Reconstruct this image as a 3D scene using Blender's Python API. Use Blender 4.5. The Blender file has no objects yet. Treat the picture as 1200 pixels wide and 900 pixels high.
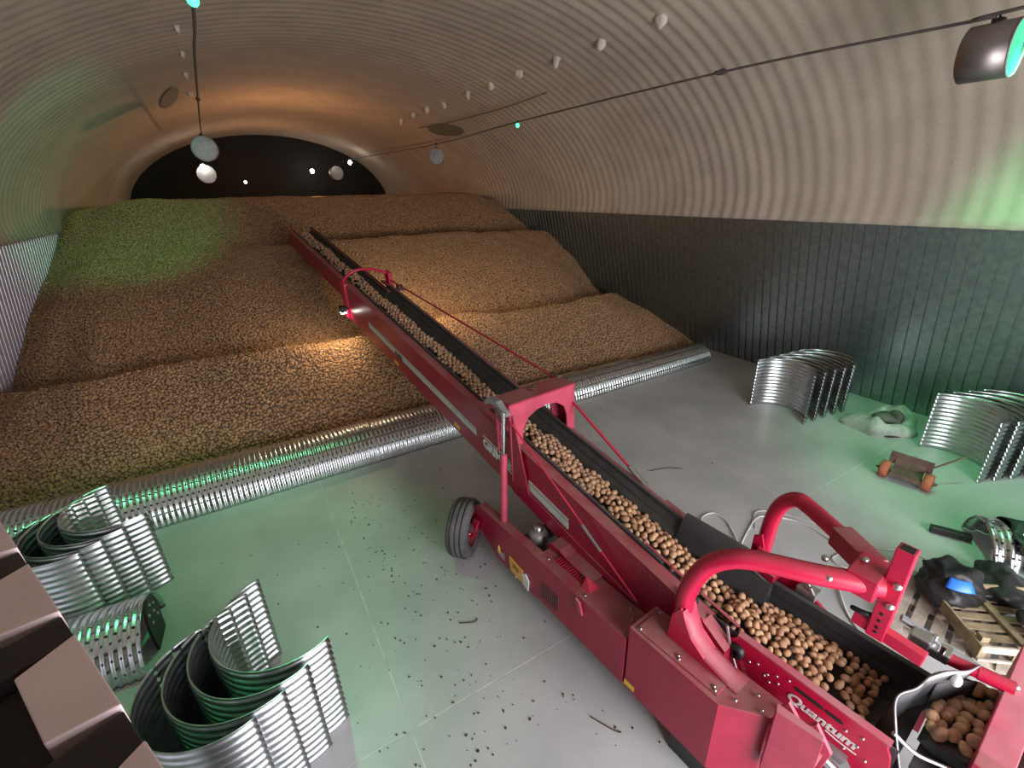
import bpy, bmesh, math, random
from mathutils import Vector, Matrix
random.seed(7)
R = math.radians
sc = bpy.context.scene
col = sc.collection

# ------------------------------------------------------------------ camera
F, PITCH, YAW, ROLL = 545.0, math.atan(220/545.0), math.atan(350/math.hypot(545, 220)), R(2.0)
fw = Vector((math.sin(YAW)*math.cos(PITCH), math.cos(YAW)*math.cos(PITCH), -math.sin(PITCH)))
ri = Vector((math.cos(YAW), -math.sin(YAW), 0)); up = ri.cross(fw)
RY = Matrix(((math.cos(ROLL), 0, math.sin(ROLL)), (0, 1, 0), (-math.sin(ROLL), 0, math.cos(ROLL))))
fw, ri, up = RY @ fw, RY @ ri, RY @ up
cd = bpy.data.cameras.new('camera'); cam = bpy.data.objects.new('camera', cd); col.objects.link(cam)
cd.sensor_width = 36; cd.lens = 36*F/1200; cd.clip_start = .05; cd.clip_end = 200
mw = Matrix((ri, up, -fw)).transposed().to_4x4(); mw.translation = Vector((0, 0, 4.5))
cam.matrix_world = mw
sc.camera = cam

# ------------------------------------------------------------------ world, exposure, large lights
w = bpy.data.worlds.new('world'); sc.world = w; w.use_nodes = True
w.node_tree.nodes['Background'].inputs[0].default_value = (.75, .85, 1, 1)
w.node_tree.nodes['Background'].inputs[1].default_value = .03
vs = sc.view_settings
vs.view_transform = 'Standard'; vs.look = 'None'; vs.gamma = 1; vs.use_curve_mapping = False
vs.exposure = 0.18

def light(name, kind, loc, power, color, aim=None, size=.2, sizey=None, angle=60, blend=.6):
    l = bpy.data.lights.new(name, kind); l.energy = power; l.color = color
    if kind == 'AREA':
        l.size = size
        if sizey: l.shape = 'RECTANGLE'; l.size_y = sizey
    else: l.shadow_soft_size = size
    if kind == 'SPOT': l.spot_size = R(angle); l.spot_blend = blend
    o = bpy.data.objects.new(name, l); col.objects.link(o); o.location = loc
    if aim: o.rotation_euler = (Vector(aim)-Vector(loc)).to_track_quat('-Z', 'Y').to_euler()
    return o
# daylight through the open gate behind the camera
light('gate_daylight', 'AREA', (3.4, -3.45, 2.25), 950, (.98, .95, 1.0), aim=(3.2, 3.0, .4), size=5.6, sizey=4.2)
GREEN = (.10, 1.0, .36)
WARM = (1.0, .72, .42)

# ------------------------------------------------------------------ helpers
def setp(o, label=None, cat=None, group=None, kind=None):
    if label: o['label'] = label
    if cat: o['category'] = cat
    if group: o['group'] = group
    if kind: o['kind'] = kind
    return o
def empty(name, loc=(0, 0, 0), rz=0):
    o = bpy.data.objects.new(name, None); col.objects.link(o); o.location = loc; o.rotation_euler = (0, 0, rz)
    o.empty_display_size = .1
    return o
def link(name, me, parent=None, loc=None, rot=None):
    o = bpy.data.objects.new(name, me); col.objects.link(o)
    if parent: o.parent = parent
    if loc: o.location = loc
    if rot: o.rotation_euler = rot
    return o

class MB:
    def __init__(s, f=None): s.v = []; s.f = []; s.sm = []; s.fn = f or (lambda p: p); s.uv = None
    def add(s, vs, fs, smooth=False):
        n = len(s.v); s.v += [s.fn(tuple(p)) for p in vs]
        s.f += [tuple(i+n for i in f) for f in fs]; s.sm += [smooth]*len(fs); return s
    def box(s, x0, x1, y0, y1, z0, z1):
        s.add([(x0,y0,z0),(x1,y0,z0),(x1,y1,z0),(x0,y1,z0),(x0,y0,z1),(x1,y0,z1),(x1,y1,z1),(x0,y1,z1)],
              [(0,3,2,1),(4,5,6,7),(0,1,5,4),(1,2,6,5),(2,3,7,6),(3,0,4,7)]); return s
    def prism(s, pts, axis, a, b, n=1):
        # closed polygon pts (2d) extruded along axis from a to b in n steps
        def P(q, t):
            return {'x': (t, q[0], q[1]), 'y': (q[0], t, q[1]), 'z': (q[0], q[1], t)}[axis]
        k = len(pts); vs = []
        for i in range(n+1):
            t = a+(b-a)*i/n; vs += [P(q, t) for q in pts]
        fs = [tuple(range(k))[::-1], tuple(range(n*k, n*k+k))]
        for i in range(n):
            for j in range(k):
                j2 = (j+1) % k; fs.append((i*k+j, i*k+j2, i*k+k+j2, i*k+k+j))
        s.add(vs, fs); return s
    def tube(s, pts, r, n=10, cap=True, rs=None):
        pts = [Vector(p) for p in pts]; vs = []; prev = None
        for i, p in enumerate(pts):
            d = (pts[min(i+1, len(pts)-1)]-pts[max(i-1, 0)]).normalized()
            if prev is None:
                a = d.orthogonal().normalized()
            else:
                a = (prev-d*prev.dot(d)).normalized()
            prev = a; b = d.cross(a); rr = rs[i] if rs else r
            vs += [p+(a*math.cos(t)+b*math.sin(t))*rr for t in [2*math.pi*j/n for j in range(n)]]
        fs = []
        for i in range(len(pts)-1):
            for j in range(n):
                j2 = (j+1) % n; fs.append((i*n+j, i*n+j2, i*n+n+j2, i*n+n+j))
        s.add(vs, fs, True)
        if cap:
            m = len(pts)-1
            s.add([vs[j] for j in range(n)], [tuple(range(n))[::-1]]); s.add([vs[m*n+j] for j in range(n)], [tuple(range(n))])
        return s
    def lathe(s, prof, c, ax, n=24, smooth=True):
        # prof: (radius, height along ax)
        ax = Vector(ax).normalized(); a = ax.orthogonal().normalized(); b = ax.cross(a); c = Vector(c); vs = []
        for r_, h in prof:
            vs += [c+ax*h+(a*math.cos(t)+b*math.sin(t))*r_ for t in [2*math.pi*j/n for j in range(n)]]
        fs = []
        for i in range(len(prof)-1):
            for j in range(n):
                j2 = (j+1) % n; fs.append((i*n+j, i*n+j2, i*n+n+j2, i*n+n+j))
        s.add(vs, fs, smooth); return s
    def blob(s, c, rx, ry, rz, sub=2, noise=.0, seed=0, crumple=0.):
        bm = bmesh.new(); bmesh.ops.create_icosphere(bm, subdivisions=sub, radius=1); rnd = random.Random(seed)
        ph = [rnd.uniform(0, 6) for _ in range(6)]
        vs = []
        for v in bm.verts:
            p = v.co; k = 1+noise*(math.sin(3*p.x+ph[0])*math.sin(2.5*p.y+ph[1])+.6*math.sin(4*p.z+ph[2]+2*p.x))
            if crumple: k -= crumple*(abs(math.sin(3*p.x+2.4*p.y+1.5*p.z+ph[3]))+abs(math.sin(4*p.y-3*p.z+ph[4]))+.6*abs(math.sin(6*p.z+5*p.x-3*p.y+ph[5]))-1.4)
            vs.append((c[0]+p.x*rx*k, c[1]+p.y*ry*k, c[2]+p.z*rz*k))
        fs = [tuple(v.index for v in f.verts) for f in bm.faces]; bm.free()
        s.add(vs, fs, True); return s
    def mesh(s, name, mat):
        me = bpy.data.meshes.new(name); me.from_pydata(s.v, [], s.f); me.polygons.foreach_set('use_smooth', s.sm)
        if mat: me.materials.append(mat)
        me.update(); return me
    def build(s, name, mat, parent=None, bevel=0, loc=None, rot=None, fix=True):
        me = s.mesh(name, mat)
        if fix:
            bm = bmesh.new(); bm.from_mesh(me); bmesh.ops.recalc_face_normals(bm, faces=bm.faces); bm.to_mesh(me); bm.free()
        o = link(name, me, parent, loc, rot)
        if bevel:
            m = o.modifiers.new('bevel', 'BEVEL'); m.width = bevel; m.segments = 2; m.limit_method = 'ANGLE'; m.angle_limit = R(40)
        return o

def smooth_path(pts, n=8):
    # Catmull-Rom through the points
    P = [Vector(p) for p in pts]; P = [2*P[0]-P[1]]+P+[2*P[-1]-P[-2]]; out = []
    for i in range(1, len(P)-2):
        a, b, c, d = P[i-1:i+3]
        for k in range(n):
            t = k/n
            out.append(.5*((2*b)+(c-a)*t+(2*a-5*b+4*c-d)*t*t+(3*b-a-3*c+d)*t**3))
    out.append(P[-2]); return out

# ------------------------------------------------------------------ materials
def mat(name, c, rough=.6, metal=0., var=.12, vscale=6, dust=0., bump=0., bscale=40, c2=None, emit=None, estr=0, objrand=None, dustc=(.30, .215, .17)):
    m = bpy.data.materials.new(name); m.use_nodes = True; nt = m.node_tree; N = nt.nodes; L = nt.links
    b = N['Principled BSDF']; b.inputs['Roughness'].default_value = rough; b.inputs['Metallic'].default_value = metal
    tc = N.new('ShaderNodeTexCoord')
    ns = N.new('ShaderNodeTexNoise'); ns.inputs['Scale'].default_value = vscale; ns.inputs['Detail'].default_value = 6
    L.new(tc.outputs['Object'], ns.inputs['Vector'])
    mx = N.new('ShaderNodeMix'); mx.data_type = 'RGBA'
    c2 = c2 or tuple(max(0, x*(1-3*var)) for x in c)
    mx.inputs['A'].default_value = (*c2, 1); mx.inputs['B'].default_value = (*c, 1)
    rp = N.new('ShaderNodeValToRGB'); rp.color_ramp.elements[0].position = .32; rp.color_ramp.elements[1].position = .62
    L.new(ns.outputs['Fac'], rp.inputs['Fac']); L.new(rp.outputs['Color'], mx.inputs['Factor'])
    out = mx.outputs['Result']
    if objrand:
        oi = N.new('ShaderNodeObjectInfo'); cr = N.new('ShaderNodeValToRGB')
        els = cr.color_ramp.elements
        els[0].color = (*objrand[0], 1); els[1].color = (*objrand[-1], 1)
        for i, q in enumerate(objrand[1:-1]):
            e = els.new((i+1)/(len(objrand)-1)); e.color = (*q, 1)
        L.new(oi.outputs['Random'], cr.inputs['Fac'])
        m2 = N.new('ShaderNodeMix'); m2.data_type = 'RGBA'; m2.blend_type = 'MULTIPLY'; m2.inputs['Factor'].default_value = 1
        L.new(out, m2.inputs['A']); L.new(cr.outputs['Color'], m2.inputs['B']); out = m2.outputs['Result']
    if dust:
        g = N.new('ShaderNodeNewGeometry'); sx = N.new('ShaderNodeSeparateXYZ'); L.new(g.outputs['Normal'], sx.inputs[0])
        mr = N.new('ShaderNodeMapRange'); mr.inputs['From Min'].default_value = .35; mr.inputs['From Max'].default_value = .95
        mr.inputs['To Max'].default_value = dust; L.new(sx.outputs['Z'], mr.inputs['Value'])
        n2 = N.new('ShaderNodeTexNoise'); n2.inputs['Scale'].default_value = 3.5; n2.inputs['Detail'].default_value = 8; L.new(tc.outputs['Object'], n2.inputs['Vector'])
        mr2 = N.new('ShaderNodeMapRange'); mr2.inputs['From Min'].default_value = .3; mr2.inputs['From Max'].default_value = .6; mr2.inputs['To Min'].default_value = .35; L.new(n2.outputs['Fac'], mr2.inputs['Value'])
        mu = N.new('ShaderNodeMath'); mu.operation = 'MULTIPLY'; L.new(mr.outputs[0], mu.inputs[0]); L.new(mr2.outputs[0], mu.inputs[1])
        m3 = N.new('ShaderNodeMix'); m3.data_type = 'RGBA'; L.new(mu.outputs[0], m3.inputs['Factor']); L.new(out, m3.inputs['A']); m3.inputs['B'].default_value = (*dustc, 1)
        out = m3.outputs['Result']
        ra = N.new('ShaderNodeMapRange'); ra.inputs['To Min'].default_value = rough; ra.inputs['To Max'].default_value = .9; L.new(mu.outputs[0], ra.inputs['Value']); L.new(ra.outputs[0], b.inputs['Roughness'])
    L.new(out, b.inputs['Base Color'])
    if bump:
        nb = N.new('ShaderNodeTexNoise'); nb.inputs['Scale'].default_value = bscale; nb.inputs['Detail'].default_value = 5; L.new(tc.outputs['Object'], nb.inputs['Vector'])
        bp = N.new('ShaderNodeBump'); bp.inputs['Strength'].default_value = bump; bp.inputs['Distance'].default_value = .02; L.new(nb.outputs['Fac'], bp.inputs['Height']); L.new(bp.outputs[0], b.inputs['Normal'])
    if emit:
        b.inputs['Emission Color'].default_value = (*emit, 1); b.inputs['Emission Strength'].default_value = estr
    return m

def galv(name, c=(.62, .64, .66), rough=.32, holes=False, v0=.05, v1=.55, rowp=.085, pitch=.075):
    m = mat(name, c, rough, 1.0, var=.07, vscale=9)
    if holes:
        nt = m.node_tree; N = nt.nodes; L = nt.links; b = N['Principled BSDF']
        uv = N.new('ShaderNodeUVMap'); sp = N.new('ShaderNodeSeparateXYZ'); L.new(uv.outputs[0], sp.inputs[0])
        def M(op, a, b_=None, c_=None):
            n = N.new('ShaderNodeMath'); n.operation = op
            for i, q in enumerate((a, b_, c_)):
                if q is None: continue
                if isinstance(q, (int, float)): n.inputs[i].default_value = q
                else: L.new(q, n.inputs[i])
            return n.outputs[0]
        vr = M('DIVIDE', sp.outputs['Y'], rowp); vf = M('FLOOR', vr)
        u = M('ADD', M('DIVIDE', sp.outputs['X'], pitch), M('MULTIPLY', vf, .5))
        du = M('SUBTRACT', M('FRACT', u), .5); dv = M('SUBTRACT', M('FRACT', vr), .5)
        d = M('SQRT', M('ADD', M('MULTIPLY', M('MULTIPLY', du, du), 1.0), M('MULTIPLY', M('MULTIPLY', dv, dv), 1.3)))
        hole = M('LESS_THAN', d, .2)
        msk = M('MULTIPLY', M('GREATER_THAN', sp.outputs['Y'], v0), M('LESS_THAN', sp.outputs['Y'], v1))
        L.new(M('SUBTRACT', 1.0, M('MULTIPLY', hole, msk)), b.inputs['Alpha'])
    return m

M_red = mat('red_paint', (.33, .010, .040), .36, var=.06, dust=.6, vscale=4, dustc=(.33, .20, .18))
M_redclean = mat('red_paint_clean', (.50, .009, .05), .30, var=.05, dust=.22, dustc=(.36, .2, .19))
M_pink = mat('red_paint_pinkish', (.48, .055, .10), .5, var=.08, dust=.5, dustc=(.42, .25, .25))  # lighter, pinker red than the main paint
M_rubber = mat('black_rubber', (.035, .037, .04), .62, var=.1, dust=.35, dustc=(.16, .14, .125))
M_belt = mat('belt_rubber', (.045, .05, .045), .7, var=.15, dust=.3, dustc=(.16, .13, .10))
M_dark = mat('void_shade', (.009, .008, .008), .8)  # darkness of openings and the unlit hall end, put into the colour
M_black = mat('black_plastic', (.012, .012, .013), .45)
M_tyre = mat('dusty_tyre', (.10, .098, .105), .8, var=.15, dust=.5, dustc=(.2, .18, .18))
M_steel = galv('zinc_steel', (.6, .6, .6), .35)
M_chrome = galv('chrome_rod', (.8, .8, .82), .12)
M_galvduct = galv('galvanised_duct', (.66, .68, .69), .26, True, .10, .72)
M_galvshell = galv('galvanised_shell', (.62, .645, .66), .30, True, .22, .62)
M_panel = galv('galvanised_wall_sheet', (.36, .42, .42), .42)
M_panellit = mat('lit_wall_sheet', (.82, .80, .90), .38, metal=.25, var=.04)  # left wall copy of the sheet, its brighter lighting put into the colour
M_white = mat('white_decal', (.72, .75, .72), .5, var=.05)
M_mint = mat('pale_stripe_decal', (.52, .62, .55), .5, var=.05)
M_yellow = mat('yellow_sticker', (.75, .50, .05), .5, var=.05)
M_amber = mat('orange_plate', (.80, .42, .08), .45, var=.05)
M_foam = mat('sprayed_foam', (.47, .40, .325), .9, var=.05, vscale=1.2, bump=.35, bscale=22)
M_lump = mat('pale_foam_clump', (.68, .63, .55), .9, var=.05)
M_concrete = mat('sealed_concrete', (.47, .48, .475), .40, var=.11, vscale=.9, bump=.06, bscale=60, c2=(.37, .385, .38))
M_joint = mat('joint_filler', (.66, .68, .66), .7)
M_potato = mat('potato_skin', (1, .95, .9), .75, var=.10, vscale=30, bump=.15, bscale=120,
               objrand=((.54, .31, .19), (.64, .40, .25), (.46, .26, .16), (.66, .45, .25), (.56, .35, .21)))
M_pile = mat('pile_potato_skin', (1, .95, .9), .85, var=.1, vscale=12,
             objrand=((.36, .22, .125), (.44, .28, .155), (.29, .17, .095), (.50, .335, .18), (.39, .24, .13)))
M_pilesoil = mat('dusty_pile_soil', (.15, .095, .056), .95, var=.2, vscale=25)
M_stream = mat('stream_potato_skin', (.56, .35, .21), .75, var=.16, vscale=14)
M_soil = mat('soil', (.085, .055, .034), .95, var=.2, vscale=25)
M_wood = mat('pale_pallet_wood', (.48, .42, .35), .75, var=.12, vscale=9)
M_wood2 = mat('old_crate_wood', (.34, .27, .16), .8, var=.15, vscale=9)
M_bag = mat('black_bag_film', (.014, .014, .015), .5, var=.1, bump=.4, bscale=14)
M_blue = mat('blue_print', (.03, .18, .72), .35)
M_sack = mat('pale_woven_sack', (.42, .44, .40), .8, bump=.3, bscale=16)
M_sackin = mat('grey_cloth', (.12, .125, .11), .85)
M_cord = mat('white_cord', (.62, .62, .60), .5)
M_cable = mat('dark_cable', (.10, .08, .075), .7)
M_rust = mat('rusty_red_roller', (.42, .11, .06), .7, var=.15)
M_rustdark = mat('rusty_dark_steel', (.13, .07, .055), .75, var=.15)
M_palepanel = mat('pale_pink_sheet', (.74, .58, .59), .6, var=.04, vscale=5)
M_brown = mat('dark_brown_board', (.035, .025, .022), .8)
M_lamphouse = mat('lamp_reflector_shell', (.26, .23, .22), .42, metal=.9, var=.05)
M_patch = mat('bare_steel_patch', (.20, .19, .15), .7, var=.1)
M_greenglow = mat('green_lens', (.05, .5, .25), .3, emit=(.04, .80, .32), estr=.9)
M_greenbulb = mat('green_bulb', (.1, .6, .3), .3, emit=(.06, 1, .36), estr=3)
M_bulb = mat('lit_bulb', (.9, .9, .85), .3, emit=(1, .95, .85), estr=60)
M_warmbulb = mat('lit_warm_bulb', (.9, .8, .6), .3, emit=(1, .85, .65), estr=25)
M_lens = mat('frosted_lens', (.30, .30, .31), .35, var=.1)
M_rim = mat('wheel_rim_paint', (.45, .02, .04), .45)
M_olive = mat('dusty_clear_guard', (.26, .235, .19), .5)
M_fabric = mat('grey_metal', (.36, .355, .36), .5, metal=.6, var=.06)

def text_mesh(name, body, size, material, parent, origin, xdir, ydir, shear=0., bold=.0, extr=.002, align='LEFT', thick=0.):
    cu = bpy.data.curves.new(name, 'FONT'); cu.body = body; cu.size = size; cu.extrude = extr; cu.offset = bold; cu.shear = shear; cu.align_x = align
    to = bpy.data.objects.new(name+'_src', cu)
    me = bpy.data.meshes.new_from_object(to); bpy.data.objects.remove(to)
    X = Vector(xdir); Y = Vector(ydir); Z = X.cross(Y).normalized()
    Mt = Matrix((X, Y, Z)).transposed().to_4x4(); Mt.translation = Vector(origin); me.transform(Mt)
    if thick:
        bm = bmesh.new(); bm.from_mesh(me)
        for q in (-1, 1):
            m2 = me.copy(); m2.transform(Matrix.Translation(X*thick*q+Z*.0004*q)); bm.from_mesh(m2)
        bm.to_mesh(me); bm.free()
    me.materials.clear(); me.materials.append(material); me.name = name
    return link(name, me, parent)

# ================================================================== THE SETTING
VC, VA, VB, VZ = 3.2, 7.4, 4.2, 3.65      # vault centre, half width, rise, springing height
def vault(x): return VZ+VB*math.sqrt(max(0, 1-((x-VC)/VA)**2))
Y0, Y1 = -3.6, 35.0

# floor: slabs with pale filler in the joints
fb = MB().box(-6.5, 13, Y0, Y1, -.25, -.0015).build('floor', M_joint); setp(fb, 'grey green sealed concrete floor of the storage hall', 'floor', kind='structure')
xs = [-6.5, .46, 6.46, 13]; ys = [Y0, 2.81, 8.81, 14.81, Y1]
for i in range(3):
    for j in range(4):
        MB().box(xs[i]+.006, xs[i+1]-.006, ys[j]+.006, ys[j+1]-.006, -.12, 0).build('slab', M_concrete, fb)

# vault
mb = MB(); nA = 72; pit = .30; per = 6; nY = int((Y1-Y0)/pit*per); vs_ = []; fs_ = []
for j in range(nY+1):
    y = Y0+j*pit/per; k_ = math.floor(y/pit); a = (.022+.006*math.sin(k_*12.9))*(.5-.5*math.cos(2*math.pi*y/pit))
    for i in range(nA+1):
        t = math.pi*i/nA; lip = .10*max(0, 1-math.sin(t)*9)
        r_ = 1-(a+lip)/VA
        r_ -= .0009*math.sin(3.1*y+9*t)*math.sin(t); vs_.append((VC-VA*r_*math.cos(t), y, VZ+VB*(1-a/VB)*math.sin(t)-.0))
for j in range(nY):
    for i in range(nA):
        q = j*(nA+1)+i; fs_.append((q, q+1, q+nA+2, q+nA+1))
mb.add(vs_, fs_, True)
ceil = mb.build('ceiling', M_foam, fix=False); setp(ceil, 'ribbed vaulted ceiling of sprayed beige foam', 'ceiling', kind='structure')
mo = ceil.modifiers.new('thick', 'SOLIDIFY'); mo.thickness = .12; mo.offset = 1
for i, (x, y) in enumerate([(7.33, 7.11), (7.34, 8.68), (7.33, 10.2), (7.27, 11.71), (7.28, 13.22), (7.25, 14.61), (7.3, 16.54), (7.19, 17.8), (7.23, 19.35), (7.28, 20.9), (.13, 12.35), (.12, 14.28), (.09, 16.5), (.09, 19.3)]):
    k = 1.35 if x > 3 else .8
    MB().blob((x, y, vault(x)-.04), .05*k+.03*random.random(), .10*k, .11*k, 2, .35, i).build('foam_lump', M_lump, ceil)
for (x, y, s, tw) in [(-.48, 19.2, .30, 1), (8.36, 19.0, .36, .5)]:
    mb = MB(); n = 18; z0 = vault(x)
    top = []; nx = (vault(x+.1)-vault(x-.1))/.2
    pts = []
    for k in range(n):
        t = 2*math.pi*k/n; dx = s*math.cos(t); dy = 1.15*math.sin(t)-.9*math.cos(t)*tw
        pts.append((x+dx, y+dy, vault(x+dx)-.06))
    mb.add(pts+[(p[0], p[1], p[2]+.05) for p in pts], [tuple(range(n))]+[(k, (k+1) % n, n+(k+1) % n, n+k) for k in range(n)])
    mb.build('bare_patch', M_patch, ceil)

# side walls of trapezoidal galvanised sheets
def sheet_mesh():
    prof = []; p = .2
    for k in range(5):
        y = k*p
        prof += [(y, .03), (y+.006, .0), (y+.026, .0), (y+.036, .03), (y+.10, .03)]
    prof.append((1.0, .03))
    n = len(prof); H = 3.78
    vs = [(d, y, 0) for y, d in prof]+[(d, y, H) for y, d in prof]
    mb = MB().add(vs, [(i, i+1, n+i+1, n+i) for i in range(n-1)])
    return mb.mesh('sheet', M_panel)
SH = sheet_mesh()
SHL = SH.copy(); SHL.materials.clear(); SHL.materials.append(M_panellit)
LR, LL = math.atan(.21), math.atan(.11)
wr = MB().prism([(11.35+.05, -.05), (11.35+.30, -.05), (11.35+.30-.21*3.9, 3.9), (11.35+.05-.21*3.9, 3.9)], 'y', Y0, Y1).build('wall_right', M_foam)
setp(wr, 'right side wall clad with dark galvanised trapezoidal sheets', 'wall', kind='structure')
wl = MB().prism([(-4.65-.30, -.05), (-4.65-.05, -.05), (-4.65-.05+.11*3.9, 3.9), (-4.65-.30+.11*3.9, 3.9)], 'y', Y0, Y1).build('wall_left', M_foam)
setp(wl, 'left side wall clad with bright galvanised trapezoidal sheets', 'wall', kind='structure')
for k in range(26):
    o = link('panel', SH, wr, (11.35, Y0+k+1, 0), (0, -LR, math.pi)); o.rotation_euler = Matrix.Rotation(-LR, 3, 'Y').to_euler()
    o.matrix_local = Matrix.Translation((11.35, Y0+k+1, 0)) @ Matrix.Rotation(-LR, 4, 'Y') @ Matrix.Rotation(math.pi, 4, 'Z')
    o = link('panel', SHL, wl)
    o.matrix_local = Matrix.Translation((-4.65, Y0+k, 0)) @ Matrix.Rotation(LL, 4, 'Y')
# end walls
def endwall(name, y, label, hole=None):
    pts = [(VC-VA-1.2, -.1)]+[(VC-VA-1.2, VZ)]
    n = 40
    arc = [(VC-(VA+.3)*math.cos(math.pi*i/n), VZ+(VB+.3)*math.sin(math.pi*i/n)) for i in range(n+1)]
    mb = MB()
    if hole:
        x0, x1, zt = hole
        mb.prism([(-6.5, -.1), (x0, -.1), (x0, 9), (-6.5, 9)], 'y', y-.3, y)
        mb.prism([(x1, -.1), (13, -.1), (13, 9), (x1, 9)], 'y', y-.3, y)
        mb.prism([(x0, zt), (x1, zt), (x1, 9), (x0, 9)], 'y', y-.3, y)
    else:
        mb.prism([(-6.5, -.1), (13, -.1), (13, 9), (-6.5, 9)], 'y', y, y+.3)
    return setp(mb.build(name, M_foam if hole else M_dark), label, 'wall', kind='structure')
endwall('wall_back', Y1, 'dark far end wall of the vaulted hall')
endwall('wall_front', Y0, 'end wall around the open gate behind the viewer', (.5, 6.3, 4.5))

# ================================================================== POTATO PILE
def lerp(tab, x):
    if x <= tab[0][0]: return tab[0][1:]
    for a, b in zip(tab, tab[1:]):
        if x <= b[0]:
            t = (x-a[0])/(b[0]-a[0]); t = t*t*(3-2*t)
            return tuple(p+(q-p)*t for p, q in zip(a[1:], b[1:]))
    return tab[-1][1:]
CREST1 = [(-4.7, 12.6, 1.0), (-3.6, 11.4, 1.22), (-2.6, 10.7, 1.43), (0, 10.2, 1.62), (1.7, 10.2, 1.57), (4.6, 10.4, 1.54), (6.6, 10.5, 1.38), (7.6, 10.5, 1.40), (8.9, 10.8, 1.40), (10.2, 11.4, 1.2), (11.3, 11.9, .95)]
CREST2 = [(-4.7, 17.2, 2.5), (-3, 16.4, 3.0), (0, 15.6, 3.14), (2.5, 15.4, 3.14), (4.5, 15.5, 3.12), (7.4, 15.6, 3.06), (9.8, 15.7, 2.95), (10.9, 15.7, 2.82)]
V2 = [(-4.7, .02), (0.2, .03), (2.2, .22), (9, .25), (11, .12)]
TOP = [(-4.7, 20.6, 3.75), (-3.6, 19.8, 4.2), (-2.2, 19.3, 4.43), (1.2, 19, 4.38), (5.5, 19, 4.31), (9, 19, 4.28), (10.3, 19, 4.0), (11.3, 19, 3.2)]
def wob(x, y): return .03*math.sin(1.7*x+.6*y)+.025*math.sin(3.1*x-1.3*y+1)+.02*math.sin(5.3*x+4.1*y)
def pile(x, y):
    y += (.18*math.sin(.9*x)+.08*math.sin(2.3*x+1))*min(1, max(0, (y-8.7)/1.5))
    y1, z1 = lerp(CREST1, x); y2, z2 = lerp(CREST2, x); y3, z3 = lerp(TOP, x); v2 = lerp(V2, x)[0]
    sk = max(0, 1-v2/.2)*(z3-z2)/(y3-y2)
    foot = lerp([(-4.7, 8.75), (-2, 8.65), (3, 8.5), (8, 8.4), (10, 8.6), (11.3, 9.1)], x)[0]
    pr = [(foot-.55, -.05), (foot, .26), (foot+.45*(y1-foot), .36+.50*(z1-.36)), (y1-.25, z1-.06), (y1, z1), (y1+.18, z1-.07), (y1+.42, z1-.20), (y1+.75, z1-.12), (y1+1.2, z1+.12),
          (y1+.5*(y2-y1)+.3, z1+.55*(z2-z1)), (y2-.3, z2-.06), (y2, z2), (y2+.3, z2-v2*.8+.3*sk), (y2+.7, z2-v2+.7*sk), (y2+.55*(y3-y2), z2+.50*(z3-z2)-v2*.3), (y3-.3, z3-.08), (y3, z3), (y3+1, z3), (60, z3-.12)]
    if y <= pr[0][0]: return -.06
    for a, b in zip(pr, pr[1:]):
        if y <= b[0]:
            t = (y-a[0])/(b[0]-a[0]); return a[1]+(b[1]-a[1])*t+wob(x, y)*.6
    return z3
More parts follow.
